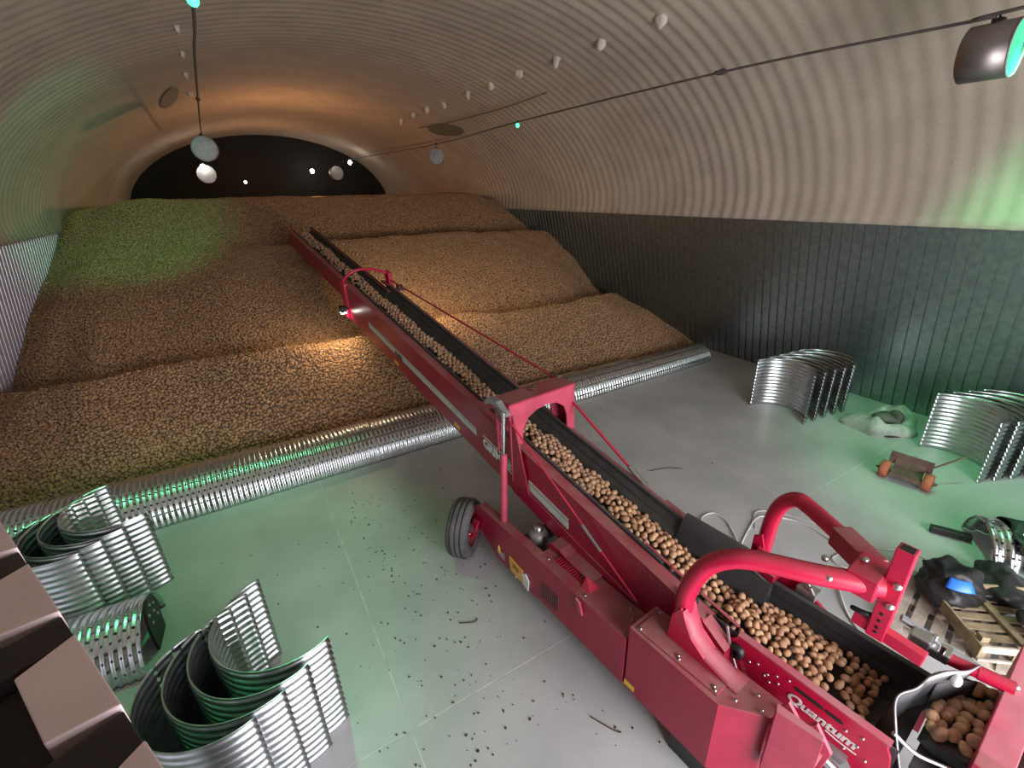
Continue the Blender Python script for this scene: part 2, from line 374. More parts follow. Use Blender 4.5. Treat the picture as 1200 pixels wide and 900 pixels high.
def make_pile():
    st = .046; vs = []; fs = []
    nx = int(16.4/st); ys_ = []
    y = 7.9
    while y < 20.2: ys_.append(y); y += st*(1 if y < 16 else 1.15)
    far = [20.6, 21.5, 23, 26, 30, 34.8]
    rows = ys_+far
    rnd = random.Random(3)
    for j, y in enumerate(rows):
        for i in range(nx+1):
            x = -4.9+i*st+(.5*st if j % 2 else 0)+rnd.uniform(-.35, .35)*st; yy = y+(rnd.uniform(-.35, .35)*st if j < len(ys_) else 0)
            z = pile(x, yy); lim_r = 11.30-.21*z; lim_l = -4.58+.11*z
            x = min(max(x, lim_l), lim_r)
            vs.append((x, yy, z+rnd.uniform(-.012, .016)))
    n = nx+1
    for j in range(len(rows)-1):
        for i in range(nx):
            q = j*n+i; fs.append((q, q+1, q+n+1, q+n))
    me = bpy.data.meshes.new('potato_pile'); me.from_pydata(vs, [], fs); me.materials.append(M_pilesoil)
    at = me.attributes.new('dense', 'BOOLEAN', 'POINT')
    k = len(ys_)*n
    at.data.foreach_set('value', [i < k and vs[i][2] > -.02 for i in range(len(vs))])
    o = link('potato_pile', me)
    ng = bpy.data.node_groups.new('scatter_potatoes', 'GeometryNodeTree')
    ng.interface.new_socket('Geometry', in_out='INPUT', socket_type='NodeSocketGeometry'); ng.interface.new_socket('Geometry', in_out='OUTPUT', socket_type='NodeSocketGeometry')
    N = ng.nodes; L = ng.links
    gi = N.new('NodeGroupInput'); go = N.new('NodeGroupOutput')
    ico = N.new('GeometryNodeMeshIcoSphere'); ico.inputs['Radius'].default_value = .0265; ico.inputs['Subdivisions'].default_value = 2
    ss = N.new('GeometryNodeSetShadeSmooth'); sm = N.new('GeometryNodeSetMaterial'); sm.inputs['Material'].default_value = M_pile
    tr = N.new('GeometryNodeTransform'); tr.inputs['Scale'].default_value = (1.14, .98, .92)
    ip = N.new('GeometryNodeInstanceOnPoints')
    rv = N.new('FunctionNodeRandomValue'); rv.data_type = 'FLOAT_VECTOR'; rv.inputs['Max'].default_value = (6.28, 6.28, 6.28)
    rs = N.new('FunctionNodeRandomValue'); rs.data_type = 'FLOAT'; rs.inputs[2].default_value = .72; rs.inputs[3].default_value = 1.22
    na = N.new('GeometryNodeInputNamedAttribute'); na.data_type = 'BOOLEAN'; na.inputs['Name'].default_value = 'dense'
    jn = N.new('GeometryNodeJoinGeometry')
    L.new(ico.outputs['Mesh'], tr.inputs['Geometry']); L.new(tr.outputs[0], ss.inputs['Geometry']); L.new(ss.outputs[0], sm.inputs['Geometry']); L.new(sm.outputs[0], ip.inputs['Instance'])
    L.new(gi.outputs[0], ip.inputs['Points']); L.new(rv.outputs[0], ip.inputs['Rotation']); L.new(rs.outputs[1], ip.inputs['Scale'])
    L.new([q for q in na.outputs if q.enabled][0], ip.inputs['Selection'])
    L.new(gi.outputs[0], jn.inputs[0]); L.new(ip.outputs[0], jn.inputs[0]); L.new(jn.outputs[0], go.inputs[0])
    md = o.modifiers.new('potatoes', 'NODES'); md.node_group = ng
    setp(o, 'huge sloping heap of earthy brown potatoes filling the hall', 'potatoes', kind='stuff')
make_pile()

# ================================================================== CORRUGATED DUCT SEGMENTS AND SHELLS
PITCH_R = .075
def corr(mapf, rad, a0, a1, L, na=36, amp=.011, ns=4, th=.006, mt=None, name='shell', PITCH_R=PITCH_R):
    nu = int(round(L/PITCH_R*ns)); vs = []; fs = []; uvs = []
    for side in (0, 1):
        for i in range(nu+1):
            u = L*i/nu; rr = rad+amp*math.sin(2*math.pi*u/PITCH_R)-side*th
            for j in range(na+1):
                a = a0+(a1-a0)*j/na; vs.append(mapf(u, rr*math.cos(a), rr*math.sin(a))); uvs.append((u, rad*(a-a0)))
    n = na+1; K = (nu+1)*n
    for i in range(nu):
        for j in range(na):
            q = i*n+j; fs.append((q, q+1, q+n+1, q+n)); fs.append((K+q, K+q+n, K+q+n+1, K+q+1))
    for i in range(nu):
        for j in (0, na):
            q = i*n+j; fs.append((q, q+n, K+q+n, K+q))
    for j in range(na):
        for i in (0, nu):
            q = i*n+j; fs.append((q, q+1, K+q+1, K+q))
    me = bpy.data.meshes.new(name); me.from_pydata(vs, [], fs)
    sm = [True]*(2*nu*na)+[False]*(len(fs)-2*nu*na); me.polygons.foreach_set('use_smooth', sm)
    ul = me.uv_layers.new(name='UVMap')
    idx = [0]*len(me.loops); me.loops.foreach_get('vertex_index', idx)
    flat = []
    for q in idx: flat += uvs[q]
    ul.data.foreach_set('uv', flat)
    me.materials.append(mt); 
    bm = bmesh.new(); bm.from_mesh(me); bmesh.ops.recalc_face_normals(bm, faces=bm.faces); bm.to_mesh(me); bm.free()
    return me

# the row of half-round ducts at the foot of the pile
segs = [(-4.5, -3.0, .585, 'against the pale wall'), (-3.04, -2.02, .575, 'behind the shells standing before the row'), (-2.06, -.28, .57, 'between the nested shells and the conveyor boom'), (-.32, 1.55, .555, 'next to the boom on the pale wall side'), (1.50, 3.3, .54, 'passing under the conveyor boom'),
        (3.25, 4.75, .50, 'next to the boom on the dark wall side'), (4.70, 6.5, .47, 'midway between boom and dark wall'), (6.45, 8.0, .455, 'second from the dark wall in the row'), (7.95, 10.55, .40, 'thinnest one, ending at the dark wall')]
for (x0, x1, r_, where) in segs:
    me = corr(lambda u, c, s: (u, -c, s), r_, 0, math.pi, x1-x0, 40, .012, mt=M_galvduct, name='air_duct')
    o = link('air_duct', me, None, (x0, 7.45+r_, 0))
    setp(o, 'half-round corrugated steel air duct, '+where, 'duct', 'half-round ducts along the foot of the potato heap')

SHM = corr(lambda u, c, s: (c, s, u), .575, R(82), R(278), 1.05, 44, .012, mt=M_galvshell, name='duct_shell')
SHM2 = corr(lambda u, c, s: (c, s, u), .56, R(96), R(264), 1.05, 40, .012, mt=M_galvshell, name='duct_shell')
def shells(pos, ang, labels, cat='duct shell', group=None, me=SHM, tilt=None):
    for k, (x, y) in enumerate(pos):
        o = link('duct_shell', me, None, (x, y, 0.0), (0, 0, R(ang[k] if isinstance(ang, list) else ang)))
        setp(o, labels[k], cat, group)
# near stack, open towards the machine
shells([(-.30, 3.73), (-.45, 3.58), (-.61, 3.46), (-.80, 3.37)], [24, 20, 17, 15],
       ['upright corrugated shell, innermost of the stack nearest the checkered sheet', 'upright corrugated shell, second from inside in the stack nearest the checkered sheet', 'upright corrugated shell, third from inside in the stack nearest the checkered sheet', 'upright corrugated shell, outermost of the stack nearest the checkered sheet'], group='shells nested beside the checkered sheet')
shells([(-1.86, 6.65), (-2.0, 6.48), (-2.14, 6.36), (-2.28, 6.26)], [27, 22, 18, 14],
       ['upright corrugated shell, innermost of the stack standing before the duct row', 'upright corrugated shell, second from inside in the stack standing before the duct row', 'upright corrugated shell, third from inside in the stack standing before the duct row', 'upright corrugated shell, outermost of the stack standing before the duct row'], group='shells nested before the duct row')
nm = ['first', 'second', 'third', 'fourth', 'fifth']
shells([(8.90+.30*k, 4.66-.03*k) for k in range(5)], [183, 182, 181, 180, 178],
       ['upright corrugated shell, %s from the conveyor in the stack near the duct row end' % q for q in nm], group='shells stacked by the wall near the duct end', me=SHM2)
shells([(9.50+.27*k, 2.10-.12*k) for k in range(4)], [150]*4,
       ['upright corrugated shell, %s from the roller trolley in the stack behind it' % q for q in nm], group='shells stacked behind the roller trolley', me=SHM2)
# shell lying on the floor between the two left stacks
ld = empty('lying_duct', (-2.12, 5.25, 0), R(-4)); setp(ld, 'half-round duct lying on the floor with black bolted end plate', 'duct')
me = corr(lambda u, c, s: (u-.5, -c, s), .50, 0, math.pi, 1.0, 40, .012, mt=M_galvduct, name='shell'); link('shell', me, ld)
mb = MB().prism([(-.17, 0), (.17, 0), (.20, .30), (.13, .50), (0, .56), (-.13, .50), (-.2, .3)], 'x', .52, .545); ep = mb.build('end_plate', M_black, ld)
for (yy, zz) in [(-.1, .42), (0, .48), (.1, .42), (-.08, .3), (.04, .36), (.1, .26)]:
    MB().lathe([(0, .012), (.014, .012), (.016, 0)], (.545, yy, zz), (1, 0, 0), 8).build('bolt', M_steel, ep)

# ================================================================== TELESCOPIC CONVEYOR
AZ = R(5.5); MO = Vector((2.22, 2.0, 0)); TE = math.tan(R(11.0))
cv = empty('telescopic_conveyor', MO, AZ); setp(cv, 'long red telescopic conveyor climbing from its hopper to the potato heap', 'conveyor')
BO = lambda p: (p[0]+.15, p[1]*1.06, p[2]-.18+TE*p[1]*1.06)
PO = lambda p: (p[0]+.15, p[1]+.15, p[2]-.10)
def bmb(): return MB(BO)

# --- outer boom
YB0, YB1 = -.42, 7.4
LP = [(.22, .80), (.22, 1.50), (.42, 1.43), (.42, 1.39), (.25, 1.455), (.25, .80)]
sl = bmb().prism(LP, 'y', YB0, YB1, 4).build('boom_side', M_red, cv, .006)
RP = [(1.14, .80), (1.14, 1.40), (1.02, 1.43), (1.02, 1.39), (1.11, 1.365), (1.11, .80)]
sr = bmb().prism(RP, 'y', .25, YB1, 4).build('boom_side', M_red, cv, .006)
bmb().box(.25, 1.11, .2, YB1, .84, .88).build('boom_floor', M_red, cv)
TRO = [(.415, 1.44), (.47, 1.33), (.545, 1.215), (.875, 1.215), (.955, 1.33), (1.025, 1.44), (1.025, 1.415), (.97, 1.31), (.885, 1.195), (.535, 1.195), (.455, 1.31), (.40, 1.42)]
tr = bmb().prism(TRO, 'y', YB0, 7.0, 6).build('trough_belt', M_belt, cv)
bmb().prism([(.40, 1.425), (.405, 1.465), (.435, 1.465), (.44, 1.42)], 'y', .1, 7.0, 4).build('rubber_lip', M_rubber, tr)
bmb().prism([(1.0, 1.42), (1.005, 1.465), (1.035, 1.465), (1.04, 1.42)], 'y', .1, 7.0, 4).build('rubber_lip', M_rubber, tr)
# skirt seams on the inner right rubber wall
bmb().tube([(.965, y, 1.36) for y in (.2, 3.5, 6.9)], .007, 6).build('rubber_seam', M_rubber, tr)
# reinforcing gusset below the portal on the left face, fold line
bmb().prism([(.16, 1.0), (2.35, 1.0), (2.0, .80), (1.3, .80)], 'x', .205, .222).build('gusset_plate', M_red, sl)
# stripes and lettering on the left face
XS = .2165
def bstripe(name, ya, yb, za, zb, m): return bmb().prism([(ya, za), (yb, za), (yb, zb), (ya, zb)], 'x', XS-.004, XS+.003).build(name, m, sl)
bstripe('pale_stripe', 2.78, 6.22, 1.065, 1.135, M_mint); bstripe('pale_stripe', 2.78, 6.22, 1.15, 1.17, M_mint)
bstripe('pale_stripe', 1.08, 1.72, 1.045, 1.135, M_mint); bstripe('pale_stripe', 1.08, 1.72, 1.155, 1.18, M_mint)
bstripe('pale_stripe', 1.84, 2.62, 1.165, 1.185, M_mint)
XD, YD = (0, -1, -TE), (0, 0, 1)
def on_boom(y, z): return BO((XS-.005, y, z))
text_mesh('maker_lettering', 'GRIMME', .175, M_white, sl, on_boom(2.62, 1.025), XD, YD, bold=.006)
text_mesh('model_lettering', 'SL 8022', .085, M_black, sl, on_boom(5.15, 1.07), XD, YD, bold=.003, extr=.004)
for (y, z) in [(1.66, .86), (.80, .86), (5.2, .86), (3.3, .86)]:
    bmb().prism([(y-.09, z), (y+.05, z), (y+.05, z+.06), (y-.09, z+.06)], 'x', XS-.003, XS+.006).build('yellow_label', M_yellow, sl)
# warning triangles on top plate near the lower end
for (x, y) in [(.27, .02), (.30, -.10)]:
    zt = 1.50-.35*(x-.22)
    bmb().add([(x-.03, y+.03, zt+.004), (x+.05, y+.03, zt-.022), (x+.01, y-.06, zt-.008)], [(0, 2, 1)]).build('warning_triangle', M_yellow, sl, fix=False)
# right face lower end box
bmb().box(1.08, 1.2, .25, .6, 1.0, 1.38).build('side_box', M_red, cv, .01)

# --- inner boom
YI = 11.7
il = bmb().prism([(.34, .98), (.34, 1.38), (.45, 1.40), (.45, 1.37), (.37, 1.35), (.37, .98)], 'y', 6.9, YI, 2).build('inner_boom_side', M_red, cv, .005)
ir = bmb().prism([(1.0, .98), (1.0, 1.38), (.93, 1.40), (.93, 1.37), (.97, 1.35), (.97, .98)], 'y', 6.9, YI, 2).build('inner_boom_side', M_red, cv, .005)
bmb().box(.37, .97, 6.9, YI, 1.0, 1.04).build('inner_boom_floor', M_red, cv)
ITR = [(.44, 1.42), (.50, 1.30), (.56, 1.22), (.86, 1.22), (.92, 1.30), (.96, 1.42), (.975, 1.41), (.935, 1.28), (.87, 1.2), (.55, 1.2), (.485, 1.28), (.425, 1.41)]
bmb().prism(ITR, 'y', 6.95, YI+.05, 3).build('inner_trough_belt', M_belt, cv)
p = BO((.35, YI+.02, 1.14)); q = BO((.99, YI+.02, 1.14))
MB().tube([p, q], .09, 16).build('head_roller', M_rubber, cv)
# arch hoop at the end of the outer boom
hp = smooth_path([(.2, 7.3, 1.43), (.22, 7.25, 1.60), (.45, 7.2, 1.76), (.8, 7.2, 1.74), (1.12, 7.2, 1.62)], 6)
bmb().tube(hp, .028, 8).build('guard_hoop', M_redclean, cv)
bmb().box(1.08, 1.16, 7.12, 7.3, 1.36, 1.66).build('hoop_post', M_redclean, cv, .01)
bmb().box(.17, .26, 7.2, 7.42, .82, 1.52).build('end_frame', M_redclean, cv, .008)
# work lamp on the left of the boom end
lm = bmb().box(.02, .14, 7.16, 7.26, .98, 1.10).build('work_lamp', M_black, cv, .012)
bmb().box(.14, .2, 7.19, 7.23, 1.02, 1.06).build('lamp_bracket', M_black, lm)
bmb().box(.03, .13, 7.17, 7.25, .965, .982).build('lamp_lens', M_bulb, lm)

# --- portal frame
ZT, ZB = 2.335, 2.17
front = [(.15, ZT), (1.15, ZT), (1.17, 1.58), (1.05, 1.58), (1.03, 1.95), (.98, 2.08), (.86, 2.165), (.70, 2.19), (.54, 2.165), (.42, 2.10), (.35, 1.98), (.30, 1.42), (.17, 1.32)]
po = MB(PO).prism(front, 'y', 1.92, 1.945).build('portal_frame', M_pink, cv, .004)
back = [(.15, ZT), (1.15, ZT), (1.17, 1.70), (1.06, 1.70), (1.0, 2.1), (.86, 2.19), (.54, 2.19), (.36, 2.1), (.30, 1.75), (.17, 1.6)]
MB(PO).prism(back, 'y', 2.20, 2.225).build('portal_back_plate', M_pink, po, .004)
MB(PO).box(.15, 1.15, 1.92, 2.225, ZT-.012, ZT+.012).build('portal_top_plate', M_red, po, .005)
MB(PO).prism([(1.93, ZT), (2.21, ZT), (2.21, 2.1), (2.07, 2.05), (1.93, 2.1)], 'x', .145, .165).build('portal_cheek', M_red, po)
MB(PO).prism([(1.93, ZT), (2.21, ZT), (2.21, 1.75), (1.93, 1.62)], 'x', 1.14, 1.155).build('portal_cheek', M_red, po)
MB(PO).prism([(1.62, 1.28), (1.95, 1.30), (1.96, 2.2), (1.90, 2.2)], 'x', .175, .195).build('portal_leg_gusset', M_red, po)
MB(PO).prism([(2.22, 2.18), (2.30, 2.20), (3.0, 2.02), (2.95, 1.92)], 'x', .19, .235).build('portal_brace', M_red, po)
MB(PO).prism([(1.9, 2.22), (1.88, 2.26), (2.05, 2.37), (2.22, 2.37), (2.3, 2.3), (2.3, 2.24), (2.2, 2.30), (2.05, 2.30), (1.95, 2.2)], 'x', .06, .14).build('cylinder_bracket', M_fabric, po, .006)
MB(PO).blob((.62, 2.1, ZT+.03), .05, .03, .02, 2, .5, 3).build('soil_clod', M_soil, po)
MB(PO).blob((.66, 2.12, ZT+.05), .012, .04, .012, 1, .3, 4).build('soil_clod', M_soil, po)
# lift cylinder
cy = MB().tube([(.08, 1.95, .80), (.15, 2.00, 1.70)], .042, 16).build('lift_cylinder', M_pink, cv)
MB().tube([(.148, 2.0, 1.66), (.20, 2.04, 2.20)], .024, 14).build('piston_rod', M_chrome, cy)
# stay rods
def stay(a, b, r_, name='stay_rod', frac=None):
    a, b = Vector(a), Vector(b); o = MB().tube([a, b], r_, 8).build(name, M_redclean, cv)
    if frac:
        c, d = a.lerp(b, frac[0]), a.lerp(b, frac[1]); MB().tube([c, d], r_*1.7, 8).build('turnbuckle', M_steel, o)
stay(PO((1.1, 2.2, 2.33)), BO((1.12, 7.15, 1.5)), .016)
stay(PO((1.13, 1.98, 2.12)), BO((1.13, .82, 1.40)), .018, frac=(.8, 1.0))
stay(PO((.14, 1.9, 2.15)), (.33, .17, .92), .011, frac=(.62, .76))
MB(PO).box(1.09, 1.17, 2.18, 2.34, 2.3, 2.37).build('stay_anchor', M_rustdark, cv, .01)

# --- chassis beam
ch = MB().prism([(1.26, .24), (2.0, .26), (2.42, .50), (2.46, .70), (2.40, .83), (1.26, .84)], 'x', 0, .12).build('chassis_beam', M_red, cv, .01)
mot = MB().prism([(0, .27), (.36, .27), (.36, .83), (.0, .84)], 'y', .0, 1.27).build('motor_cover', M_red, cv, .01)
# raised vent on the motor cover
MB().prism([(1.20, .835), (1.12, .90), (.98, .86), (.62, .845), (.62, .86), (1.0, .9), (1.1, .93), (1.24, .93), (1.30, .84)], 'x', .20, .38).build('cover_hump', M_red, mot, .006)
for k in range(12):
    y = 1.06-.033*k
    MB().box(.13, .22, y, y+.014, .838, .856).build('louvre', M_redclean, mot)
MB().add([(.10, .66, .84), (.24, .66, .84), (.10, .54, .84), (.24, .54, .84), (.17, .66, .93), (.17, .56, .84)], [(0, 1, 4), (0, 4, 2), (1, 3, 4), (2, 4, 3), (0, 2, 3, 1)]).build('vent_wedge', M_redclean, mot)
for k in range(9):
    y = 1.14-.033*k
    MB().prism([(y, .36), (y+.014, .36), (y+.014, .58), (y, .58)], 'x', -.008, .002).build('side_louvre', M_rustdark, mot)
lt = MB().prism([(.55, .80), (.61, .82), (.56, .66), (.51, .67)], 'x', -.03, -.005).build('latch', M_pink, mot, .004)
for (x, y) in [(.09, 1.14), (.06, .56), (.28, .18), (.2, .1)]:
    MB().lathe([(0, .012), (.012, .012), (.014, 0)], (x, y, .84), (0, 0, 1), 8).build('bolt', M_steel, mot)
# order plate and safety decals on the chassis face
pl = MB().prism([(1.42, .27), (1.72, .30), (1.74, .50), (1.48, .47)], 'x', -.015, .0).build('orange_plate', M_amber, ch, .003)
MB().prism([(1.38, .25), (1.46, .28), (1.49, .44), (1.42, .47), (1.36, .40)], 'x', -.018, -.004).build('torn_label', M_white, pl)
for zz in (.385, .42):
    MB().prism([(1.55, zz), (1.66, zz+.012), (1.66, zz+.027), (1.55, zz+.015)], 'x', -.0175, -.013).build('plate_line', M_black, pl)
MB().prism([(1.84, .34), (1.96, .36), (1.95, .44), (1.85, .45)], 'x', -.012, .0).build('small_plate', M_steel, ch)
MB().prism([(1.92, .40), (1.99, .38), (1.96, .50)], 'x', -.014, -.002).build('yellow_label', M_yellow, ch)
MB().lathe([(0, .02), (.018, .02), (.02, 0)], (0, 1.62, .27), (-1, 0, 0), 8).build('bolt', M_steel, ch)
# gearbox and crossmember behind the beam
gb = MB().lathe([(0, .22), (.09, .22), (.12, .16), (.12, -.1), (0, -.1)], (.28, 1.55, .64), (0, 0, 1), 18).build('gear_motor', M_fabric, cv)
MB().lathe([(0, .06), (.05, .06), (.055, 0)], (.28, 1.55, .86), (0, 0, 1), 12).build('motor_cap', M_steel, gb)
MB().box(.05, 1.35, 1.75, 1.87, .40, .55).build('axle_beam', M_rustdark, cv, .01)
MB().box(.36, 1.3, .05, 1.2, .30, .60).build('sub_frame', M_rustdark, cv, .01)
MB().box(1.3, 1.42, -.6, 2.3, .30, .78).build('chassis_beam', M_red, cv, .01)

# --- wheels
def wheel(c, ax, r_=.385, wd=.26):
    ax = Vector(ax).normalized(); h = wd/2
    t = MB().lathe([(r_*.60, -h*.86), (r_*.80, -h), (r_*.94, -h*.86), (r_*.985, -h*.62), (r_, -h*.3), (r_, h*.3), (r_*.985, h*.62), (r_*.94, h*.86), (r_*.80, h), (r_*.60, h*.86), (r_*.56, h*.5), (r_*.56, -h*.5), (r_*.60, -h*.86)], c, ax, 36).build('tyre', M_tyre, cv)
    for k in (-.45, 0, .45):
        MB().lathe([(r_*1.0, h*k-.008), (r_*1.008, h*k-.006), (r_*1.008, h*k+.006), (r_*1.0, h*k+.008)], c, ax, 36).build('tread_groove', M_black, t)
    MB().lathe([(r_*.58, -h*.8), (r_*.56, -h*.3), (r_*.50, -h*.2), (r_*.2, -.01), (r_*.18, -.06), (0, -.06)], c, ax, 24).build('rim', M_rim, t)
    MB().lathe([(r_*.58, h*.8), (r_*.56, h*.5), (r_*.2, h*.4), (0, h*.4)], c, ax, 24).build('rim', M_rim, t)
    a = ax.orthogonal().normalized(); b = ax.cross(a); cc = Vector(c)
    for k in range(6):
        d = a*math.cos(k*math.pi/3)+b*math.sin(k*math.pi/3)
        MB().lathe([(0, .02), (.014, .02), (.016, 0)], cc+d*r_*.3-ax*.05, -ax, 8).build('wheel_nut', M_steel, t)
wheel((-.10, 2.62, .385), (-.64, .77, 0), wd=.30)
wheel((1.52, 2.62, .385), (1, 0, 0))
MB().prism([(2.30, .78), (2.52, .74), (2.62, .45), (2.50, .30), (2.36, .52)], 'x', .015, .06).build('wheel_fork', M_redclean, cv, .006)
MB().tube([(.03, 2.5, .45), (-.04, 2.56, .40)], .09, 12).build('wheel_hub', M_rustdark, cv)
MB().prism([(2.34, .62), (2.46, .60), (2.60, .30), (2.52, .24)], 'x', -.055, -.02).build('hub_bracket', M_redclean, cv, .006)

# --- rear box
plan = [(0, -.02), (.36, -.02), (.38, -1.13), (.21, -1.11), (0, -.84)]
rb = MB().prism(plan, 'z', .27, 1.02).build('rear_box', M_red, cv, .008)
MB().prism([(.03, -.07), (.33, -.07), (.33, -.80), (.05, -.80)], 'z', 1.02, 1.032).build('lid_panel', M_red, rb, .004)
for (x, y) in [(.05, -.1), (.31, -.1), (.07, -.46), (.09, -.44), (.07, -.77), (.09, -.75), (.30, -.77), (.2, -1.05), (.28, -.98), (.12, -.9)]:
    MB().lathe([(0, .012), (.011, .012), (.013, 0)], (x, y, 1.034), (0, 0, 1), 8).build('bolt', M_steel, rb)
MB().prism([(.145, -1.145), (.21, -1.12), (.235, -1.40), (.19, -1.42)], 'z', .55, 1.20).build('deflector_wall', M_pink, rb, .004)
MB().prism([(-1.1, 1.02), (-1.16, 1.16), (-1.26, 1.05), (-1.34, 1.16), (-1.46, 1.0), (-1.42, .72), (-1.12, .6)], 'x', .30, .33).build('deflector_plate', M_pink, rb, .004)
MB().add([(.16, -1.13, 1.02), (.38, -1.13, 1.02), (.34, -1.42, .95), (.20, -1.42, .95), (.16, -1.13, 1.0), (.38, -1.13, 1.0), (.34, -1.42, .93), (.20, -1.42, .93)], [(0, 1, 2, 3), (4, 7, 6, 5), (0, 3, 7, 4), (1, 5, 6, 2), (2, 6, 7, 3), (0, 4, 5, 1)]).build('deflector_top', M_pink, rb)
MB().prism([(-.13, .31), (-.02, .31), (-.02, .37), (-.13, .37)], 'x', -.004, .002).build('yellow_label', M_yellow, rb)
MB().tube([(.36, -1.3, .88), (.40, -1.75, .70)], .035, 12).build('drive_shaft', M_steel, cv)
MB().tube([(.26, -1.35, .62), (.30, -1.7, .55)], .05, 12).build('hose', M_black, cv)

# --- drawbar arms, folded up over the hopper
na_ = smooth_path([(.25, -.38, 1.03), (.26, -.335, 1.25), (.28, -.335, 1.53), (.31, -.42, 1.80), (.36, -.55, 1.95), (.44, -.71, 2.01), (.62, -1.04, 2.03), (.82, -1.33, 2.04)], 6)
arm = MB().tube(na_, .072, 16).build('drawbar_arm', M_redclean, cv)
ft = MB()
sec = [(-.20, 1.45, .02), (-.19, 1.25, .05), (-.18, 1.03, .09)]
ft.prism([(-.27, 1.034), (-.29, 1.30), (-.36, 1.42), (-.40, 1.32), (-.47, 1.20), (-.60, 1.10), (-.80, 1.045), (-.85, 1.034)], 'x', .17, .19)
ft.prism([(-.27, 1.034), (-.29, 1.30), (-.36, 1.42), (-.40, 1.32), (-.47, 1.20), (-.60, 1.10), (-.80, 1.045), (-.85, 1.034)], 'x', .32, .34)
ft.build('arm_gusset', M_redclean, arm, .004)
sw = [(-.38, 1.40), (-.41, 1.31), (-.475, 1.195), (-.60, 1.10), (-.80, 1.045), (-.88, 1.036)]
mb = MB(); n = len(sw)
mb.add([(x, y, z+dz) for dz in (0, -.012) for x in (.17, .34) for (y, z) in sw], [(i, i+1, n+i+1, n+i) for i in range(n-1)]+[(2*n+i, 3*n+i, 3*n+i+1, 2*n+i+1) for i in range(n-1)]+[(i, 2*n+i, 2*n+i+1, i+1) for i in range(n-1)]+[(n+i, n+i+1, 3*n+i+1, 3*n+i) for i in range(n-1)], True)
mb.build('arm_foot_plate', M_pink, arm)
fa_ = smooth_path([(1.45, -.34, .95), (1.45, -.36, 1.22), (1.45, -.38, 1.64), (1.43, -.44, 1.86), (1.40, -.55, 1.99), (1.36, -.66, 2.0), (1.25, -.86, 2.0), (1.12, -1.06, 2.01)], 6)
arm2 = MB().tube(fa_, .066, 16).build('drawbar_arm', M_redclean, cv)
MB().prism([(-.28, .95), (-.29, 1.45), (-.36, 1.5), (-.42, 1.3), (-.52, 1.1), (-.62, .98)], 'x', 1.37, 1.39).build('arm_gusset', M_redclean, arm2, .004)
d = Vector((1.0-1.12, -1.24+1.06, .03)); p0 = Vector((1.17, -.99, 2.0))
def beam(a, b, w_, h_, name, m, par, bev=.006):
    a, b = Vector(a), Vector(b); d = (b-a).normalized(); s = d.cross(Vector((0, 0, 1)) if abs(d.z) < .95 else Vector((0, 1, 0))).normalized(); u = s.cross(d)
    mb = MB(); vs = []
    for p_ in (a, b):
        for (i, j) in ((-1, -1), (1, -1), (1, 1), (-1, 1)): vs.append(p_+s*(i*w_/2)+u*(j*h_/2))
    mb.add(vs, [(3, 2, 1, 0), (4, 5, 6, 7), (0, 1, 5, 4), (1, 2, 6, 5), (2, 3, 7, 6), (3, 0, 4, 7)])
    return mb.build(name, m, par, bev)
hb = beam((1.19, -.95, 2.0), (.96, -1.25, 2.03), .15, .15, 'hinge_box', M_red, cv)
beam((.98, -1.22, 2.06), (.86, -1.36, 2.06), .05, .05, 'link_bar', M_fabric, hb)
MB().box(.70, .98, -1.33, -1.15, 1.96, 2.12).build('clamp_plate', M_redclean, arm, .01)
for (x, y, z) in [(.60, -1.10, 2.06), (.72, -1.02, 2.1), (.74, -1.30, 2.02), (.86, -1.20, 2.14)]:
    MB().blob((x, y, z), .024, .024, .024, 2).build('bolt', M_steel, arm)
ht = beam((.86, -1.38, 2.36), (.86, -1.38, 1.62), .10, .10, 'hitch_post', M_redclean, cv)
beam((.86, -1.38, 2.362), (.86, -1.38, 2.355), .07, .07, 'post_opening', M_dark, ht, 0)
for zz in (2.1, 1.93):
    MB().blob((.81, -1.40, zz), .028, .028, .028, 2).build('bolt', M_steel, ht)
for zz in (1.84, 1.78, 1.72, 1.68):
    MB().lathe([(0, .002), (.012, .002), (.012, 0)], (.808, -1.38, zz), (-1, 0, 0), 10).build('pin_hole', M_dark, ht)
beam((.86, -1.24, 1.68), (.84, -1.64, 1.66), .07, .09, 'hitch_foot', M_redclean, ht)
MB().tube([(.84, -1.22, 1.74), (.80, -1.28, 1.78), (.86, -1.34, 1.75)], .018, 8).build('shackle', M_black, ht)

# --- receiving hopper
hl = MB().prism([(-.60, .84), (-.62, 1.10), (-.70, 1.20), (-1.66, 1.19), (-1.70, 1.10), (-1.72, .98), (-1.86, .80), (-1.90, .62), (-1.70, .60), (-1.50, .84)], 'x', .495, .515).build('hopper_side', M_redclean, cv, .004)
MB().box(.49, .55, -1.68, -.68, 1.185, 1.20).build('hopper_rim', M_pink, hl)
text_mesh('hopper_lettering', 'Quantum', .115, M_white, hl, (.492, -1.09, .955), (0, -1, 0), (0, 0, 1), shear=.2, thick=.0045)
MB().tube(smooth_path([(.492, -1.36, .935), (.492, -1.45, .925), (.492, -1.55, .93)], 4), .005, 6).build('lettering_swash', M_white, hl)
for (a, b) in [(-1.14, -1.30), (-1.34, -1.42)]:
    MB().prism([(a, 1.085), (b, 1.085), (b-.02, 1.10), (b, 1.115), (a, 1.115), (a+.02, 1.10)], 'x', .490, .494).build('slot', M_dark, hl)
